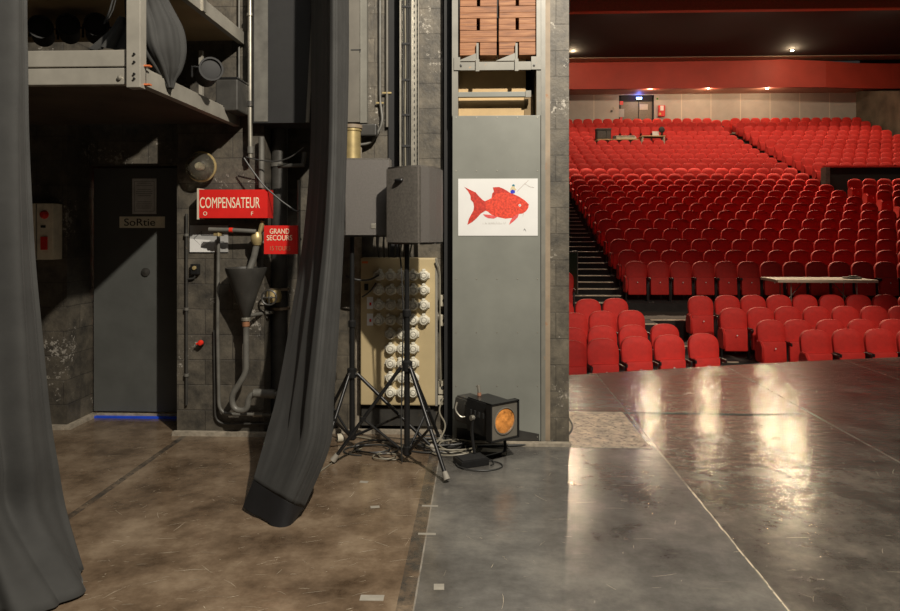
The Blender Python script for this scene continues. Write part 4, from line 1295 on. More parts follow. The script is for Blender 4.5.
pos = at(365, 261, Yk) - Vector(t.location)
MB().box(-0.022, 0.022, -0.003, 0, -0.008, 0.008).build('orange_label', simple('orange_label', (0.75, 0.16, 0.03), 0.5), t, False, (pos.x, 0, pos.z - 0.01))
pos = at(366.5, 287, Yk) - Vector(t.location)
MB().cbox((0, -0.01, 0), (0.03, 0.02, 0.05), 0.004).build('latch', M['black_metal'], t, False, (pos.x, 0, pos.z))
# cable plugged in the top left socket
pipe('plug_cable', bend([at(379, 275, Yk - 0.06), at(368, 281, Yk - 0.09), at(352, 279, Yk - 0.10), at(346, 276, Yk - 0.06)], r=0.06), 0.007, M['cable'], 'black cable plugged into the top left socket', 'cable', n=8)
pipe('plug_cable', bend([at(376, 283, Yk - 0.03), at(370, 292, Yk - 0.03), at(362, 297, Yk - 0.03)], r=0.06), 0.006, M['cable'], 'short black cable at the left edge of the socket panel', 'cable', n=8)
# tangle of dark cables between the speaker and the panel
for i in range(7):
    x_ = 378 + i * 5.5
    pipe('drop_cable', bend([at(x_, 222, Yk + 0.05), at(x_ + random.uniform(-2, 2), 243, Yk + 0.0), at(x_ + random.uniform(-3, 3), 259, Yk + 0.08)], r=0.04), 0.007, M['cable'], 'dark cable entering the top of the beige socket panel', 'cable', n=6)['group'] = 'cables entering the socket panel'
# pipes left of the panel
Xq = at(358, 300, YW - 0.05).x
pipe('wall_pipe', [(Xq, YW - 0.05, 0.0), (Xq, YW - 0.05, at(358, 120, YW).z - 0.1)], 0.030, M['dust'], 'pale dusty vertical pipe left of the beige socket panel', n=16)
# outlets right of the panel
for (x_, y_, h_, lb) in ((444.5, 300, 0.085, 'upper small beige outlet box right of the socket panel'), (444.5, 319.5, 0.085, 'lower small beige outlet box right of the socket panel'), (443, 386, 0.10, 'upper cream outlet near the floor left of grey panel'), (442.5, 398.5, 0.07, 'lower cream outlet near the floor left of grey panel')):
    p = at(x_, y_, 5.3)
    o = thing('wall_outlet', lb, 'outlet', (p.x, 5.3, p.z))
    MB().cbox((0, -0.03, 0), (0.065, 0.06, h_), 0.006).build('housing', M['cream'], o)
    MB().lathe([(0, 0.004), (0.012, 0.004), (0.014, 0)], 12, T(0, -0.06, 0) @ Rx(PI / 2)).build('hole', M['ink'], o)
pipe('outlet_cable', bend([at(436, 259, 5.2), at(440, 270, 5.2), at(440, 340, 5.2), at(441, 384, 5.22)], r=0.06), 0.006, M['cable_gr'], 'grey cable running down to the outlets beside the panel', 'cable', n=6)
pipe('outlet_cable', bend([at(443, 398, 5.2), at(438, 412, 5.15), at(447, 425, 5.1), at(440, 440, 5.0), at(432, 446, 4.95)], r=0.08), 0.006, M['cable_gr'], 'grey cable falling from the low outlet to the floor', 'cable', n=6)
# dark plinth under the panel
o = MB().box(at(362, 410, 5.3).x, at(436, 410, 5.3).x, 5.28, YW, 0.06, at(400, 408, 5.28).z).build('dark_plinth', M['dark_metal'])
tag(o, 'dark box below the beige socket panel', 'plinth')

# ================================================================== COUNTERWEIGHT BAY
xa = at(452.5, 300, YP).x; xb = at(540.5, 300, YP).x
ztp = at(500, 115.5, YP).z
t = thing('access_hatch', 'tall grey-green steel panel carrying the fish picture', 'panel', (xa, YP, 0.022))
MB().box(0, xb - xa, 0, 0.012, 0.0, ztp - 0.022, bevel=0.002).build('sheet', M['panel'], t)
rv = MB()
for y_ in (117.5, 171, 279, 332.5, 386, 437):
    for x_ in (456, 476.5, 497, 517.5, 537.5):
        p = at(x_, y_, YP) - Vector(t.location)
        rv.lathe([(0, 0.003), (0.004, 0.002), (0.005, 0)], 8, T(p.x, 0, p.z) @ Rx(PI / 2))
rv.build('rivets', M['steel'], t, True)
MB().prism([(0.03, 0.0), (xb - xa - 0.01, 0.0), (xb - xa - 0.01, 0.05), (xb - xa - 0.15, 0.075), (0.3, 0.06), (0.03, 0.09)], -0.0012, 0, 'Y').build('dark_base_strip', M['dark_metal'], t)  # darker irregular strip along the foot of the sheet
# rails
o = MB().box(at(452, 60, YP).x, at(458, 60, YP).x, YP, 5.55, ztp, 5.8).build('guide_rail', M['rail'])
tag(o, 'left grey steel guide rail beside the wooden blocks', 'rail')
o = MB().box(at(536.5, 60, YP).x, at(541, 60, YP).x, YP, 5.55, ztp, 5.8).build('guide_rail', M['rail'])
tag(o, 'right grey steel guide rail beside the wooden blocks', 'rail')
t = thing('steel_channel', 'full-height rust-stained steel channel right of the grey panel', 'channel', (xb, YP - 0.005, 0.0))
MB().box(0.004, 0.035, 0, 0.45, 0.02, 5.8).build('web', M['rail'], t)
MB().box(0.035, xe0 - xb - 0.001, 0.012, 0.03, 0.02, 5.8).build('flange', M['rust'], t)
o = MB().box(at(443.5, 60, 5.1).x, at(452, 60, 5.1).x, 5.2, 5.6, 0, 5.8).build('dark_gap_strip', M['black'])  # black solid put in for the darkness of the gap
tag(o, 'black strip standing for the dark gap left of the grey panel', 'gap')
# plywood
a = at(458, 116, 5.24); b_ = at(531, 68, 5.24)
t = thing('plywood_sheet', 'bare yellow plywood sheet behind the crossbar under the blocks', 'board', (a.x - 0.02, 5.24, a.z - 0.3))
MB().box(0, at(528.5, 80, 5.24).x - a.x, 0, 0.02, 0, b_.z - a.z + 0.4).build('board', M['ply'], t)
MB().box(at(527, 80, 5.24).x - a.x, at(532, 80, 5.24).x - a.x + 0.03, -0.01, 0.02, 0, b_.z - a.z + 0.1).build('darker_strip', simple('brown_board', (0.22, 0.15, 0.07), 0.7), t)
a = at(458, 97, 5.13); b_ = at(531, 91.5, 5.13)
o = MB().box(0, b_.x - a.x, 0, 0.04, 0, b_.z - a.z, bevel=0.002).build('crossbar', M['panel'], None, False, (a.x, 5.13, a.z))
MB().box(b_.x - a.x - 0.04, b_.x - a.x, -0.01, 0, -0.006, b_.z - a.z + 0.006).build('end_plate', M['rail'], o)
tag(o, 'thin grey steel crossbar in front of the plywood', 'bar')
# bracket carrying the blocks
Yc = YP - 0.005
a = at(454, 70.3, Yc); b_ = at(541, 56.5, Yc)
t = thing('cradle_bracket', 'grey steel cradle under the wooden blocks', 'bracket', (a.x, Yc, a.z))
Wc, Hc = b_.x - a.x, b_.z - a.z
MB().box(0, Wc, 0, 0.02, 0, Hc * 0.62).box(0, 0.045, -0.006, 0.02, 0, Hc).box(Wc - 0.07, Wc, -0.006, 0.02, 0, Hc).box(0.02, Wc - 0.02, 0.02, 0.32, Hc * 0.62, Hc * 0.62 + 0.006).build('bar', M['rail'], t)
for x_ in (477.5, 516.5):
    xx = at(x_, 60, Yc).x - a.x
    MB().box(xx - 0.013, xx + 0.013, -0.02, 0.0, -0.012, 0.075).box(xx - 0.008, xx + 0.008, 0.0, 0.02, 0.05, at(x_, 43, Yc).z - a.z).build('hook', M['rail'], t)
    MB().prism([(xx - 0.15, Hc * 0.7), (xx - 0.01, Hc * 0.7), (xx - 0.01, Hc * 1.3)], 0.0, 0.006, 'Y').build('gusset', M['rail'], t)
for x_ in (461, 534):
    p = at(x_, 65.5, Yc) - Vector(t.location)
    MB().lathe([(0, 0.006), (0.009, 0.005), (0.009, 0)], 6, T(p.x, -0.006, p.z) @ Rx(PI / 2)).build('bolt', M['dark_metal'], t)
# wooden blocks
Yw = YP + 0.03
zl = [at(500, y_, Yw).z for y_ in (55.2, 42.0, 30.0, 18.0, 6.0, -6.0, -18.0)]
stacks = (('left', at(460, 0, Yw).x, at(496.8, 0, Yw).x), ('right', at(499, 0, Yw).x, at(535.8, 0, Yw).x))
names = ['lowest', 'second lowest', 'third lowest', 'fourth lowest', 'fifth lowest', 'topmost']
for side, x0, x1 in stacks:
    for i in range(6):
        h = zl[i + 1] - zl[i]
        wv = x1 - x0
        o = MB()
        j = random.uniform(-0.003, 0.003)
        if i % 2 == 0:
            o.box(0, wv / 2 - 0.012, 0, 0.26, 0.001, h * 0.48, bevel=0.003).box(0, wv / 2 - 0.012, 0.002, 0.26, h * 0.48, h - 0.001, bevel=0.003)
            o.box(wv / 2 + 0.012, wv, 0, 0.26, 0.001, h * 0.52, bevel=0.003).box(wv / 2 + 0.012, wv, 0.002, 0.26, h * 0.52, h - 0.001, bevel=0.003)
            o.box(wv / 2 - 0.013, wv / 2 + 0.013, 0.14, 0.26, 0.002, h - 0.002)
        else:
            o.box(0, wv, 0.001, 0.26, 0.001, h * 0.45, bevel=0.003).box(0, wv, 0, 0.26, h * 0.45, h - 0.001, bevel=0.003)
        ob = o.build('wooden_block', M['wood'], None, False, (x0 + j, Yw, zl[i]))
        tag(ob, '%s red-brown wooden block in the %s stack%s' % (names[i], side, ', notched' if i % 2 == 0 else ''), 'wooden block', 'stacked wooden counterweight blocks')

# ================================================================== PICTURE of the fish
Yq = YP - 0.004
a = at(458.2, 235.7, Yq); b_ = at(537.8, 178.5, Yq)
Wq, Hq = b_.x - a.x, b_.z - a.z
t = thing('fish_picture', 'white sheet painted with a big red fish, on grey panel', 'picture', (a.x, Yq, a.z))
MB().box(0, Wq, 0, 0.003, 0, Hq).build('sheet', M['white'], t)
def fp_(x_, y_):  # from the zoomed crop (786x611 over 90x70 px at 455,170)
    p = at(455 + x_ / 8.733, 170 + y_ / 8.729, Yq) - Vector(t.location)
    return (p.x, p.z)
fish = [(255, 275), (320, 245), (360, 205), (430, 195), (500, 205), (560, 232), (610, 265), (645, 300), (640, 330), (620, 360), (590, 380), (550, 385), (540, 405), (500, 418), (440, 425), (380, 412), (320, 392), (290, 365), (262, 352)]
tail = [(268, 278), (240, 260), (205, 225), (180, 195), (130, 172), (82, 148), (110, 180), (135, 222), (137, 258), (160, 285), (166, 320), (160, 355), (140, 390), (120, 430), (108, 478), (150, 455), (190, 420), (225, 380), (268, 355)]
dors = [(318, 248), (325, 205), (340, 190), (330, 152), (350, 150), (385, 148), (420, 162), (450, 178), (490, 205), (500, 215), (420, 215), (360, 225)]
MB().prism([fp_(*q) for q in fish], -0.0008, 0, 'Y').build('fish_body', M['fish_red'], t)
M['fish_dk'] = simple('fish_fin_red', (0.50, 0.035, 0.02), 0.5, 0.0, 0.4, 60)
MB().prism([fp_(*q) for q in tail], -0.0011, 0, 'Y').build('fish_tail', M['fish_dk'], t)
MB().prism([fp_(*q) for q in dors], -0.0005, 0, 'Y').build('dorsal_fin', M['fish_dk'], t)
MB().prism([fp_(*q) for q in [(245, 386), (300, 390), (372, 408), (340, 424), (290, 420), (262, 405)]], -0.0014, 0, 'Y').prism([fp_(*q) for q in [(560, 380), (548, 412), (515, 445), (472, 478), (485, 440), (505, 412), (530, 395)]], -0.0014, 0, 'Y').build('lower_fin', M['fish_pink'], t)
ex_, ez_ = fp_(566, 308)
MB().lathe([(0, 0.0018), (0.0095, 0.0018), (0.0095, 0)], 16, T(ex_, 0, ez_) @ Rx(PI / 2)).build('fish_eye', M['white'], t)
MB().lathe([(0, 0.0024), (0.004, 0.0024), (0.004, 0)], 12, T(ex_, 0, ez_ + 0.001) @ Rx(PI / 2)).build('fish_pupil', M['ink_grey'], t)
MB().prism([fp_(*q) for q in [(484, 180), (500, 168), (522, 178), (524, 200), (505, 206), (486, 204)]], -0.0018, 0, 'Y').build('rider_trousers', simple('blue_paint', (0.02, 0.03, 0.45), 0.5), t)
MB().prism([fp_(*q) for q in [(484, 165), (496, 142), (512, 140), (526, 158), (536, 172), (520, 178), (500, 170), (486, 182)]], -0.0020, 0, 'Y').build('rider_shirt', simple('pale_yellow_paint', (0.62, 0.52, 0.30), 0.5), t)
MB().prism([fp_(*q) for q in [(498, 140), (500, 128), (512, 124), (522, 132), (520, 144), (508, 142)]], -0.0022, 0, 'Y').build('rider_cap', simple('teal_paint', (0.02, 0.18, 0.25), 0.5), t)
f3 = lambda x_, y_: (fp_(x_, y_)[0], -0.001, fp_(x_, y_)[1])
MB().tube([f3(540, 190), f3(580, 148), f3(612, 118), f3(642, 90)], 0.0008, 4).tube([f3(610, 120), f3(650, 146), f3(690, 154)], 0.0007, 4).tube([f3(600, 370), f3(592, 404)], 0.0007, 4).build('fishing_rod', simple('thin_brown_line', (0.3, 0.16, 0.08), 0.6), t)
cx_, cz_ = fp_(335, 466)
M['pencil'] = simple('faint_pencil', (0.42, 0.38, 0.33), 0.6)
rnd = random.Random(4)
pen = MB()
xx = 240
while xx < 435:
    hgt = rnd.choice((12, 18, 24))
    pen.tube([f3(xx, 474), f3(xx + rnd.uniform(2, 7), 474 - hgt), f3(xx + 9, 472)], 0.0007, 4)
    xx += rnd.choice((10, 12, 20))
pen.build('handwriting', M['pencil'], t)
MB().tube([f3(600, 530), f3(608, 508), f3(614, 530), f3(622, 534)], 0.0012, 4).tube([f3(601, 520), f3(616, 520)], 0.001, 4).build('signature_mark', M['ink'], t)

# ================================================================== SPEAKERS ON STANDS
def make_speaker(cx, cy, z0, W_, D_, H_, yaw, label, kind):
    t = thing('loudspeaker', label, 'loudspeaker', (cx, cy, z0), yaw)
    h = W_ / 2
    back = h * 0.62
    # plan outline, front towards -Y
    if kind == 'a':
        plan = [(-h, -D_ * 0.45), (h, -D_ * 0.45), (h, -D_ * 0.15), (back, D_ * 0.5), (-back, D_ * 0.5), (-h, -D_ * 0.15)]
    else:
        plan = [(-h, -D_ * 0.42), (-h * 0.5, -D_ * 0.49), (0, -D_ * 0.51), (h * 0.5, -D_ * 0.49), (h, -D_ * 0.42), (h, -D_ * 0.2), (back, D_ * 0.5), (-back, D_ * 0.5), (-h, -D_ * 0.2)]
    MB().prism(plan, 0, H_, 'Z', bevel=0.012).build('cabinet', M['speaker'], t, True)
    if kind == 'a':
        gp = [(-h + 0.012, -D_ * 0.45 - 0.008), (h - 0.012, -D_ * 0.45 - 0.008), (h - 0.012, -D_ * 0.45 + 0.004), (-h + 0.012, -D_ * 0.45 + 0.004)]
    else:
        gp = [(-h + 0.01, -D_ * 0.44), (-h * 0.5, -D_ * 0.51), (0, -D_ * 0.53), (h * 0.5, -D_ * 0.51), (h - 0.01, -D_ * 0.44), (h - 0.02, -D_ * 0.40), (-h + 0.02, -D_ * 0.40)]
    MB().prism(gp, 0.014, H_ - 0.014, 'Z').build('grille', M['grille'], t)
    yb = -D_ * 0.45 - 0.010
    if kind == 'a':
        MB().cbox((h * 0.25, yb, 0.075), (0.034, 0.004, 0.034), 0.003).build('badge', M['steel'], t)
    for s_ in (-1, 1):
        MB().tube(bend([(s_ * (h * 0.86), D_ * 0.02, H_ * 0.82), (s_ * (h * 0.93), D_ * 0.02, H_ * 0.82), (s_ * (h * 0.93), D_ * 0.17, H_ * 0.82), (s_ * (h * 0.78), D_ * 0.17, H_ * 0.82)], r=0.02), 0.010).build('handle', M['black_metal'], t, True)
        return t

def tripod(cx, cy, hubz, topz, feet, label, flat_leg=False):
    t = thing('speaker_stand', label, 'speaker stand', (cx, cy, 0))
    MB().tube([(0, 0, 0.05), (0, 0, hubz + 0.35)], 0.0195, 14).build('outer_tube', M['black_metal'], t, True)
    MB().tube([(0, 0, hubz + 0.30), (0, 0, topz - 0.001)], 0.0165, 14).build('pole', M['black_metal'], t, True)
    MB().lathe([(0.02, hubz - 0.03), (0.036, hubz - 0.03), (0.036, hubz + 0.03), (0.02, hubz + 0.04)], 16).build('hub', M['black_metal'], t, True)
    MB().lathe([(0.0195, hubz + 0.33), (0.028, hubz + 0.33), (0.028, hubz + 0.37), (0.018, hubz + 0.38)], 16).build('collar', M['black_metal'], t, True)
    MB().lathe([(0.0195, 0.06), (0.03, 0.06), (0.03, 0.11), (0.02, 0.115)], 16).build('lower_collar', M['black_metal'], t, True)
    for (fx, fy) in feet:
        d = Vector((fx, fy, 0)).normalized()
        top = Vector((0, 0, hubz)) + d * 0.035
        foot = Vector((fx, fy, 0.02))
        lg = MB().tube([top, foot], 0.0125, 10).build('leg', M['black_metal'], t, True)
        dd = (foot - top).normalized()
        MB().tube([foot - dd * 0.05, foot + dd * 0.0], 0.016, 10, r2=0.022).build('rubber_foot', M['tan'], lg, True)
        mid_ = top.lerp(foot, 0.56)
        MB().tube([mid_, Vector((0, 0, 0.085)) + d * 0.03], 0.009, 8).build('brace', M['black_metal'], t, True)
        MB().cbox(mid_, (0.035, 0.03, 0.03), 0.004).build('joint', M['black_metal'], lg)
        MB().tube([top + Vector((0, -0.02, 0)), top + Vector((0, 0.02, 0))], 0.008, 8).build('pivot_bolt', M['chrome'], t, True)
    return t
# left
Y1 = 4.95
pp = at(349.5, 237, Y1)
ls1 = at(343, 237, Y1 - 0.14); ls2 = at(390, 237, Y1 - 0.14)
H1 = at(366, 158, Y1 - 0.14).z - ls1.z
make_speaker((ls1.x + ls2.x) / 2, Y1, ls1.z, ls2.x - ls1.x, 0.32, H1, 0.06, 'flat-fronted loudspeaker next to the black curtain, on the rear stand', 'a')
tripod((ls1.x + ls2.x) / 2 - 0.125, Y1, at(350, 373, Y1).z, ls1.z, ((0.60, -0.12), (-0.14, -0.34), (-0.30, 0.28)), 'rear speaker stand standing nearest the hanging black curtain')
# right
Y2 = 4.62
H2 = at(415, 167.5, Y2).z - at(415, 244, Y2).z
ctr = at(414.5, 244, Y2)
make_speaker(ctr.x - 0.005, Y2, ctr.z, 0.31, 0.32, H2, 1.12, 'rounded loudspeaker turned to the right, on the front stand', 'b')
pc = at(407, 300, Y2)
fa = on_floor(333, 463.5); fb = on_floor(447, 483)
tripod(pc.x, Y2, at(406, 366, Y2).z, ctr.z, ((fa.x - pc.x, fa.y - Y2), (fb.x - pc.x, fb.y - Y2), (0.20, 0.42)), 'front speaker stand with feet reaching towards the stage floor')
pipe('speaker_cable', bend([at(398, 240, Y2 + 0.1), at(401, 262, Y2), at(403.5, 310, Y2), at(402, 380, Y2 - 0.02), at(401, 440, Y2 - 0.04), on_floor(402, 464) + Vector((0, 0, 0.01))], r=0.1), 0.005, M['cable'], 'thin black cable running down the front speaker pole', 'cable', n=6)

# ================================================================== STAGE SPOTLIGHT on the floor
Yl = 4.66
fc = at(502.5, 420, Yl)
ang = math.radians(38)
t = thing('stage_spotlight', 'black theatre spotlight with round amber lens resting on floor', 'stage lamp', (fc.x, Yl, 0), ang)
# local: front towards -Y, centre height
zc = fc.z
MB().prism([(-0.095, zc - 0.115), (0.095, zc - 0.115), (0.112, zc), (0.095, zc + 0.115), (-0.095, zc + 0.115), (-0.112, zc)], 0.0, 0.27, 'Y', bevel=0.008).build('housing', M['black_metal'], t, True)
MB().prism([(-0.075, zc - 0.09), (0.075, zc - 0.09), (0.09, zc), (0.07, zc + 0.09), (-0.07, zc + 0.09), (-0.09, zc)], 0.27, 0.44, 'Y', bevel=0.012).build('rear_housing', M['dark_metal'], t, True)
fr_ = MB().box(-0.112, 0.112, -0.02, 0.0, zc - 0.118, zc + 0.118, bevel=0.004)
fr_.build('front_plate', M['duct'], t)
MB().box(-0.122, -0.112, -0.03, 0.02, zc - 0.125, zc + 0.125).box(0.112, 0.122, -0.03, 0.02, zc - 0.125, zc + 0.125).box(-0.122, 0.122, -0.03, 0.02, zc - 0.128, zc - 0.118).box(-0.122, 0.122, -0.03, 0.02, zc + 0.118, zc + 0.125).build('gel_holder', M['black_metal'], t)
MB().lathe([(0, 0.034), (0.05, 0.030), (0.082, 0.021), (0.084, 0)], 32, T(0, -0.0, zc) @ Rx(PI / 2)).build('amber_lens', M['orange_lens'], t, True)
MB().lathe([(0.083, 0.020), (0.090, 0.022), (0.092, 0.026), (0.084, 0.028), (0.083, 0.02)], 32, T(0, 0, zc) @ Rx(PI / 2)).build('lens_rim', M['steel'], t, True)
vs = MB()
for i in range(4):
    vs.box(-0.101 - 0.012, -0.10, 0.06 + i * 0.045, 0.075 + i * 0.045, zc + 0.01, zc + 0.045)
vs.build('vent_slots', M['ink'], t)
MB().tube(bend([(-0.125, 0.16, zc), (-0.135, 0.16, zc - 0.1), (-0.135, 0.12, 0.012), (0.135, 0.12, 0.012), (0.135, 0.16, zc - 0.1), (0.125, 0.16, zc)], r=0.05), 0.011, 8).build('yoke', M['black_metal'], t, True)
for s_ in (-1, 1):
    MB().lathe([(0, 0.04), (0.018, 0.038), (0.018, 0.015), (0.008, 0.012), (0.008, 0)], 14, T(s_ * 0.105, 0.16, zc) @ Ry(s_ * PI / 2)).build('clamp_knob', M['steel'], t, True)
MB().tube([(0.0, 0.25, zc + 0.11), (0.0, 0.25, zc + 0.135)], 0.014).build('top_stud', simple('copper_stud', (0.5, 0.25, 0.16), 0.45, 0.3), t, True)
MB().tube([(0.0, 0.25, zc + 0.135), (0.0, 0.26, zc + 0.185)], 0.012).build('safety_lug', M['steel'], t, True)
MB().tube(bend([(-0.11, 0.36, zc + 0.06), (-0.15, 0.33, zc + 0.02), (-0.14, 0.28, zc - 0.02), (-0.11, 0.27, zc - 0.02)], r=0.03), 0.006, 6).build('wing_lever', M['steel'], t, True)

# floor clutter: black transformer box, flat grey piece
a = on_floor(457, 458); 
t = thing('power_box', 'flat black box on the floor in front of spotlight', 'electrical box', tuple(on_floor(471, 464)), 0.45)
MB().box(-0.10, 0.10, -0.07, 0.07, 0, 0.045, bevel=0.005).build('body', M['black_metal'], t)
MB().box(-0.085, 0.085, -0.055, 0.055, 0.045, 0.049, bevel=0.001).build('lid', M['black'], t)
o = MB().box(-0.085, 0.085, -0.04, 0.04, 0, 0.018, bevel=0.003).build('flat_block', M['tan'], None, False, tuple(on_floor(494, 453)), -0.2)
tag(o, 'small flat grey block on floor under the spotlight', 'block')
# roll of tape
p = on_floor(340, 442)
t = thing('tape_roll', 'small pale tape roll on the floor beside the curtain', 'tape roll', (p.x, p.y, 0.03), 0.4)
MB().lathe([(0.018, -0.02), (0.03, -0.02), (0.03, 0.02), (0.018, 0.02), (0.018, -0.02)], 20, Ry(PI / 2)).build('roll', M['tape_paper'], t, True)
MB().lathe([(0.014, -0.018), (0.018, -0.018), (0.018, 0.018), (0.014, 0.018), (0.014, -0.018)], 20, Ry(PI / 2)).build('core', simple('green_core', (0.05, 0.12, 0.03), 0.6), t, True)

# cable loops
def loops(cx, cy, rx, ry, turns, seed, r, m, label, lift=0.008, rot=0.0):
    rnd = random.Random(seed)
    P = []
    n = 26
    for i in range(int(n * turns) + 1):
        a_ = 2 * PI * i / n
        k_ = 1 + 0.16 * math.sin(a_ * 0.37 + seed) + 0.06 * math.sin(a_ * 1.7 + seed)
        x_ = rx * k_ * math.cos(a_ + seed); y_ = ry * k_ * math.sin(a_ + seed)
        ox = 0.04 * math.sin(a_ / 5 + seed); oy = 0.03 * math.cos(a_ / 4)
        P.append((cx + x_ * math.cos(rot) - y_ * math.sin(rot) + ox, cy + x_ * math.sin(rot) + y_ * math.cos(rot) + oy, r + lift + lift * 0.9 * math.sin(a_ * 0.61 + seed)))
    o = MB().tube(P, r, 6).build('cable_loop', m, None, True)
    return tag(o, label, 'cable')
c1 = on_floor(372, 450); loops(c1.x, c1.y, 0.15, 0.11, 2.6, 1, 0.0055, M['cable'], 'black cable loops on the floor at left between stand feet')
c2 = on_floor(388, 458); loops(c2.x, c2.y, 0.09, 0.08, 1.7, 2.2, 0.0045, M['cable_gr'], 'single grey cable loop on the floor in front of the stand pole')
c3 = on_floor(437, 446); loops(c3.x, c3.y, 0.19, 0.13, 4.6, 3.1, 0.006, M['cable'], 'large tangle of black cable left of the spotlight', 0.02)
c4 = on_floor(452, 451); loops(c4.x, c4.y, 0.15, 0.12, 3.3, 4.3, 0.0055, M['cable_gr'], 'grey cable tangle beneath the spotlight yoke', 0.025)
c5 = on_floor(476, 466); loops(c5.x, c5.y, 0.13, 0.10, 1.3, 5.9, 0.0045, M['cable'], 'thin black cable curling round the flat black box', 0.004)
# cable along the base to the corner
P = [on_floor(430, 442), on_floor(455, 449), on_floor(480, 447.5), on_floor(520, 446.8), on_floor(548, 444.5), on_floor(563, 440.5), on_floor(571, 434), on_floor(573, 427), on_floor(569, 420)]
P = [q + Vector((0, -0.0, 0.012)) for q in P]
pipe('floor_cable', bend(P, r=0.12), 0.0075, M['cable'], 'black cable lying along panel base and round the pillar corner', 'cable', n=8)
P = [q + Vector((0.0, 0.02, 0.0)) for q in P[1:]]
pipe('floor_cable', bend(P, r=0.12), 0.006, M['cable_gr'], 'grey cable following the black one round the pillar corner', 'cable', n=8)
P = [on_floor(410, 452), on_floor(395, 446), on_floor(370, 440), on_floor(352, 437)]
pipe('floor_cable', bend([q + Vector((0, 0, 0.01)) for q in P], r=0.1), 0.006, M['cable_gr'], 'grey cable straight along the wall behind the stands', 'cable', n=6)
P = [on_floor(362, 449), on_floor(340, 458), on_floor(318, 474), on_floor(300, 492)]
pipe('floor_cable', bend([q + Vector((0, 0, 0.006)) for q in P], r=0.1), 0.004, M['cable_gr'], 'thin pale cord curving over the floor by the curtain foot', 'cord', n=6)

# ================================================================== CURTAINS
Yt = 3.75
rows = []
prof_c = [  # py, x left, x mid, x right, Y left, Y mid, Y right
    (-420, 313, 334, 348, 5.0, 4.45, 4.75), (-60, 312, 333, 348, 4.99, 4.40, 4.70), (60, 312, 333, 348, 4.97, 4.38, 4.68), (150, 311, 332, 346, 4.92, 4.25, 4.55), (237, 304, 328, 343, 4.72, 4.06, 4.35), (320, 291, 320, 338.5, 4.46, 3.86, 4.12),
    (390, 278, 312, 333, 4.18, 3.73, 3.97), (430, 267, 306, 329, 3.98, 3.68, 3.90), (470, 255, 300, 317, 3.88, 3.63, 3.84)]
for i, (py, xa_, xm, xb_, ya, ym, yb_) in enumerate(prof_c):
    dyp = max(0, (py - 350) / 120.0)
    A = at(xa_, py - 0 + 6 * dyp, ya); Mi = at(xm, py + 22 * dyp, ym); B = at(xb_, py + 24 * dyp, yb_)
    Q = A.lerp(Mi, 0.5)
    S = Mi.lerp(B, 0.5) + Vector((0.01, -0.05, 0))
    rows.append([A, Q, Mi, S, B])
lastrow = [at(254, 480, 3.80), at(267, 489, 3.72), at(284, 499, 3.63), at(294, 504.5, 3.64), at(303, 508, 3.72)]
rows[-1] = lastrow
ct = thing('leg_curtain', 'dark grey stage leg curtain with black hem, hanging mid-wing', 'curtain', (lastrow[2].x, lastrow[2].y, 0))
def shift(rws_, o): 
    L0 = Vector(o.location)
    return [[Vector(q) - L0 for q in r] for r in rws_]
fabric('drape', M['curtain'], shift(rows, ct), 5.5, 0.013, ct, nu=110, seed=11, ampv=lambda t, s: (0.8 + 0.8 * s) * min(1, (1 - s) * 5) * (0.3 + 0.7 * min(1, max(0, t * 3 - 1 + 1.2 * s))) * min(1.0, (1 - t) * 6, t * 6 + 0.2))
low = [at(243, 507, 3.80), at(256, 514.5, 3.72), at(271, 523.5, 3.63), at(283, 530.5, 3.60), at(297, 516, 3.70)]
hemrows = [lastrow, [lastrow[i].lerp(low[i], 0.5) for i in range(5)], low]
fabric('hem_band', M['curtain_blk'], shift(hemrows, ct), 3.0, 0.006, ct, nu=60, seed=11, ampv=lambda t, s: s)

rows = []
prof_l = [(-760, -68, 27, 2.75, 3.3), (-60, -70, 27, 2.75, 3.3), (60, -70, 28, 2.75, 3.3), (130, -75, 29, 2.75, 3.3), (200, -78, 32, 2.75, 3.29), (266, -80, 36, 2.75, 3.28), (340, -83, 43, 2.72, 3.26), (420, -85, 51, 2.7, 3.24), (464, -87, 58, 2.69, 3.23), (514, -92, 67, 2.68, 3.21)]
for (py, xa_, xb_, ya, yb_) in prof_l:
    A = at(xa_, py, ya); B = at(xb_, py, yb_)
    rows.append([A, A.lerp(B, 0.33) + Vector((0, -0.04, 0)), A.lerp(B, 0.66) + Vector((0.0, -0.05, 0)), B])
B = on_floor(83, 570, 0.01); B2 = on_floor(64, 606, 0.01); A = on_floor(-110, 640, 0.01)
rows.append([A, A.lerp(B2, 0.5), B2, B])
cl = thing('leg_curtain', 'near dark grey curtain falling along the left edge to floor', 'curtain', (A.lerp(B, 0.5).x, A.lerp(B, 0.5).y, 0))
fabric('drape', M['curtain'], shift(rows, cl), 3.2, 0.055, cl, nu=110, seed=21, ampv=lambda t, s: min(1.0, (1 - t) * 5))

# ================================================================== STAGE FLOOR DETAIL
a = on_floor(572, 447.5); b_ = on_floor(650, 447.5); c_ = on_floor(628, 412.5)
o = MB().box(0, b_.x - a.x, 0, c_.y - a.y, 0, 0.004).build('floor_plate', M['plate'], None, False, (a.x, a.y, 0))
tag(o, 'bright worn metal floor plate beside the pillar corner', 'floor plate')
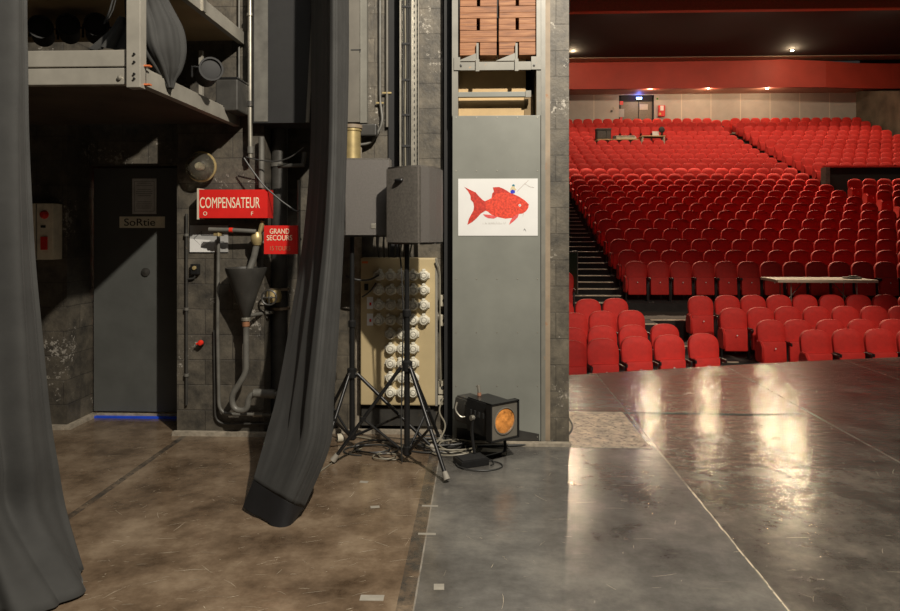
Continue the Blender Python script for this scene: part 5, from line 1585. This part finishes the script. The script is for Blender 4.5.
# tape scraps
for (px, py, w_, h_, rz, lb) in ((372, 598, 0.10, 0.045, 0.02, 'flat tape scrap nearest the bottom edge on brown floor'), (439, 587, 0.045, 0.05, 0.05, 'small square tape scrap near the bottom edge by the seam'), (430, 506, 0.09, 0.02, 0.0, 'upper tape strip crossing the floor seam'), (427, 534, 0.09, 0.02, 0.0, 'lower tape strip crossing the floor seam'), (375, 507, 0.05, 0.03, 0.2, 'tape scrap left of the seam on brown floor'), (364, 482, 0.05, 0.03, -0.1, 'tape scrap near the left stand foot')):
    p = on_floor(px, py)
    o = MB().box(-w_ / 2, w_ / 2, -h_ / 2, h_ / 2, 0, 0.0015).build('tape_scrap', M['tan'], None, False, (p.x, p.y, 0), rz)
    tag(o, lb, 'tape')
# scuff marks worn into the floor, as flat strokes
rnd = random.Random(99)
sm = MB()
def stroke(x, y, ln_, ang_, wd, curv):
    P = []
    n = 4
    for i in range(n + 1):
        s_ = i / n
        P.append((x + ln_ * s_ * math.cos(ang_ + curv * s_), y + ln_ * s_ * math.sin(ang_ + curv * s_)))
    for i in range(n):
        (x0, y0), (x1, y1) = P[i], P[i + 1]
        dx, dy = x1 - x0, y1 - y0
        l_ = math.hypot(dx, dy)
        w0_ = wd * (0.3 + 0.7 * math.sin(PI * (i + 0.1) / n)); w1_ = wd * (0.3 + 0.7 * math.sin(PI * min(1, (i + 1.1) / n)))
        nx, ny = -dy / l_, dx / l_
        sm.quad((x0 - nx * w0_, y0 - ny * w0_, 0.0012), (x1 - nx * w1_, y1 - ny * w1_, 0.0012), (x1 + nx * w1_, y1 + ny * w1_, 0.0012), (x0 + nx * w0_, y0 + ny * w0_, 0.0012))
for i in range(520):
    x = rnd.uniform(-2.6, -0.3); y = rnd.uniform(2.4, 4.9)
    stroke(x, y, rnd.choice((0.01, 0.02, 0.03, 0.05, 0.10)), rnd.choice((0.3, 0.35, 0.5, 1.2, 2.4, 0.1)) + rnd.uniform(-0.2, 0.2), rnd.uniform(0.0004, 0.0012), rnd.uniform(-0.3, 0.3))
for i in range(520):
    x = rnd.uniform(-0.2, 6); y = rnd.uniform(2.3, 7.2)
    if x < 0.9 and y > 4.9: continue
    stroke(x, y, rnd.choice((0.01, 0.02, 0.04, 0.06, 0.12)), rnd.choice((0.0, 0.1, -0.2, 1.2, 2.4)) + rnd.uniform(-0.15, 0.15), rnd.uniform(0.0004, 0.0012), rnd.uniform(-0.2, 0.2))
# long marks: pale worn joint and diagonal chalk lines
o = sm.build('scuff_marks', simple('pale_scuff', (0.42, 0.36, 0.27), 0.7, 0, 0.6, 8))
tag(o, 'pale scuffs and scratches scattered over the stage floor', 'scuffs', None, 'stuff')
# worn pale line on the joint
a = on_floor(685, 490)
jl = MB(); yy = 2.6
jl.box(1.2612, 1.2628, 2.55, 4.25, 0, 0.001)
while yy < 4.2:
    l_ = rnd.uniform(0.02, 0.10)
    w_ = rnd.uniform(0.001, 0.004); x_ = 1.262 + rnd.uniform(-0.004, 0.004)
    jl.box(x_ - w_, x_ + w_, yy, yy + l_, 0, 0.0015)
    yy += l_ + rnd.uniform(0.0, 0.025)
o = jl.build('joint_tape', simple('frayed_white_tape', (0.55, 0.48, 0.36), 0.6), None)
tag(o, 'frayed white line along the floor joint at right', 'tape')
# raised ridge across the apron
a = on_floor(628, 413); b_ = on_floor(800, 414)
o = MB().tube([(a.x - 0.05, a.y, 0.0), (a.x + 0.5, a.y, 0.002), (a.x + 1.1, a.y - 0.02, 0.002), (b_.x, b_.y, 0.0)], 0.005, 8).build('floor_ridge', M['dark_metal'])
tag(o, 'thin dark ridge crossing the grey floor towards the apron', 'floor seam')
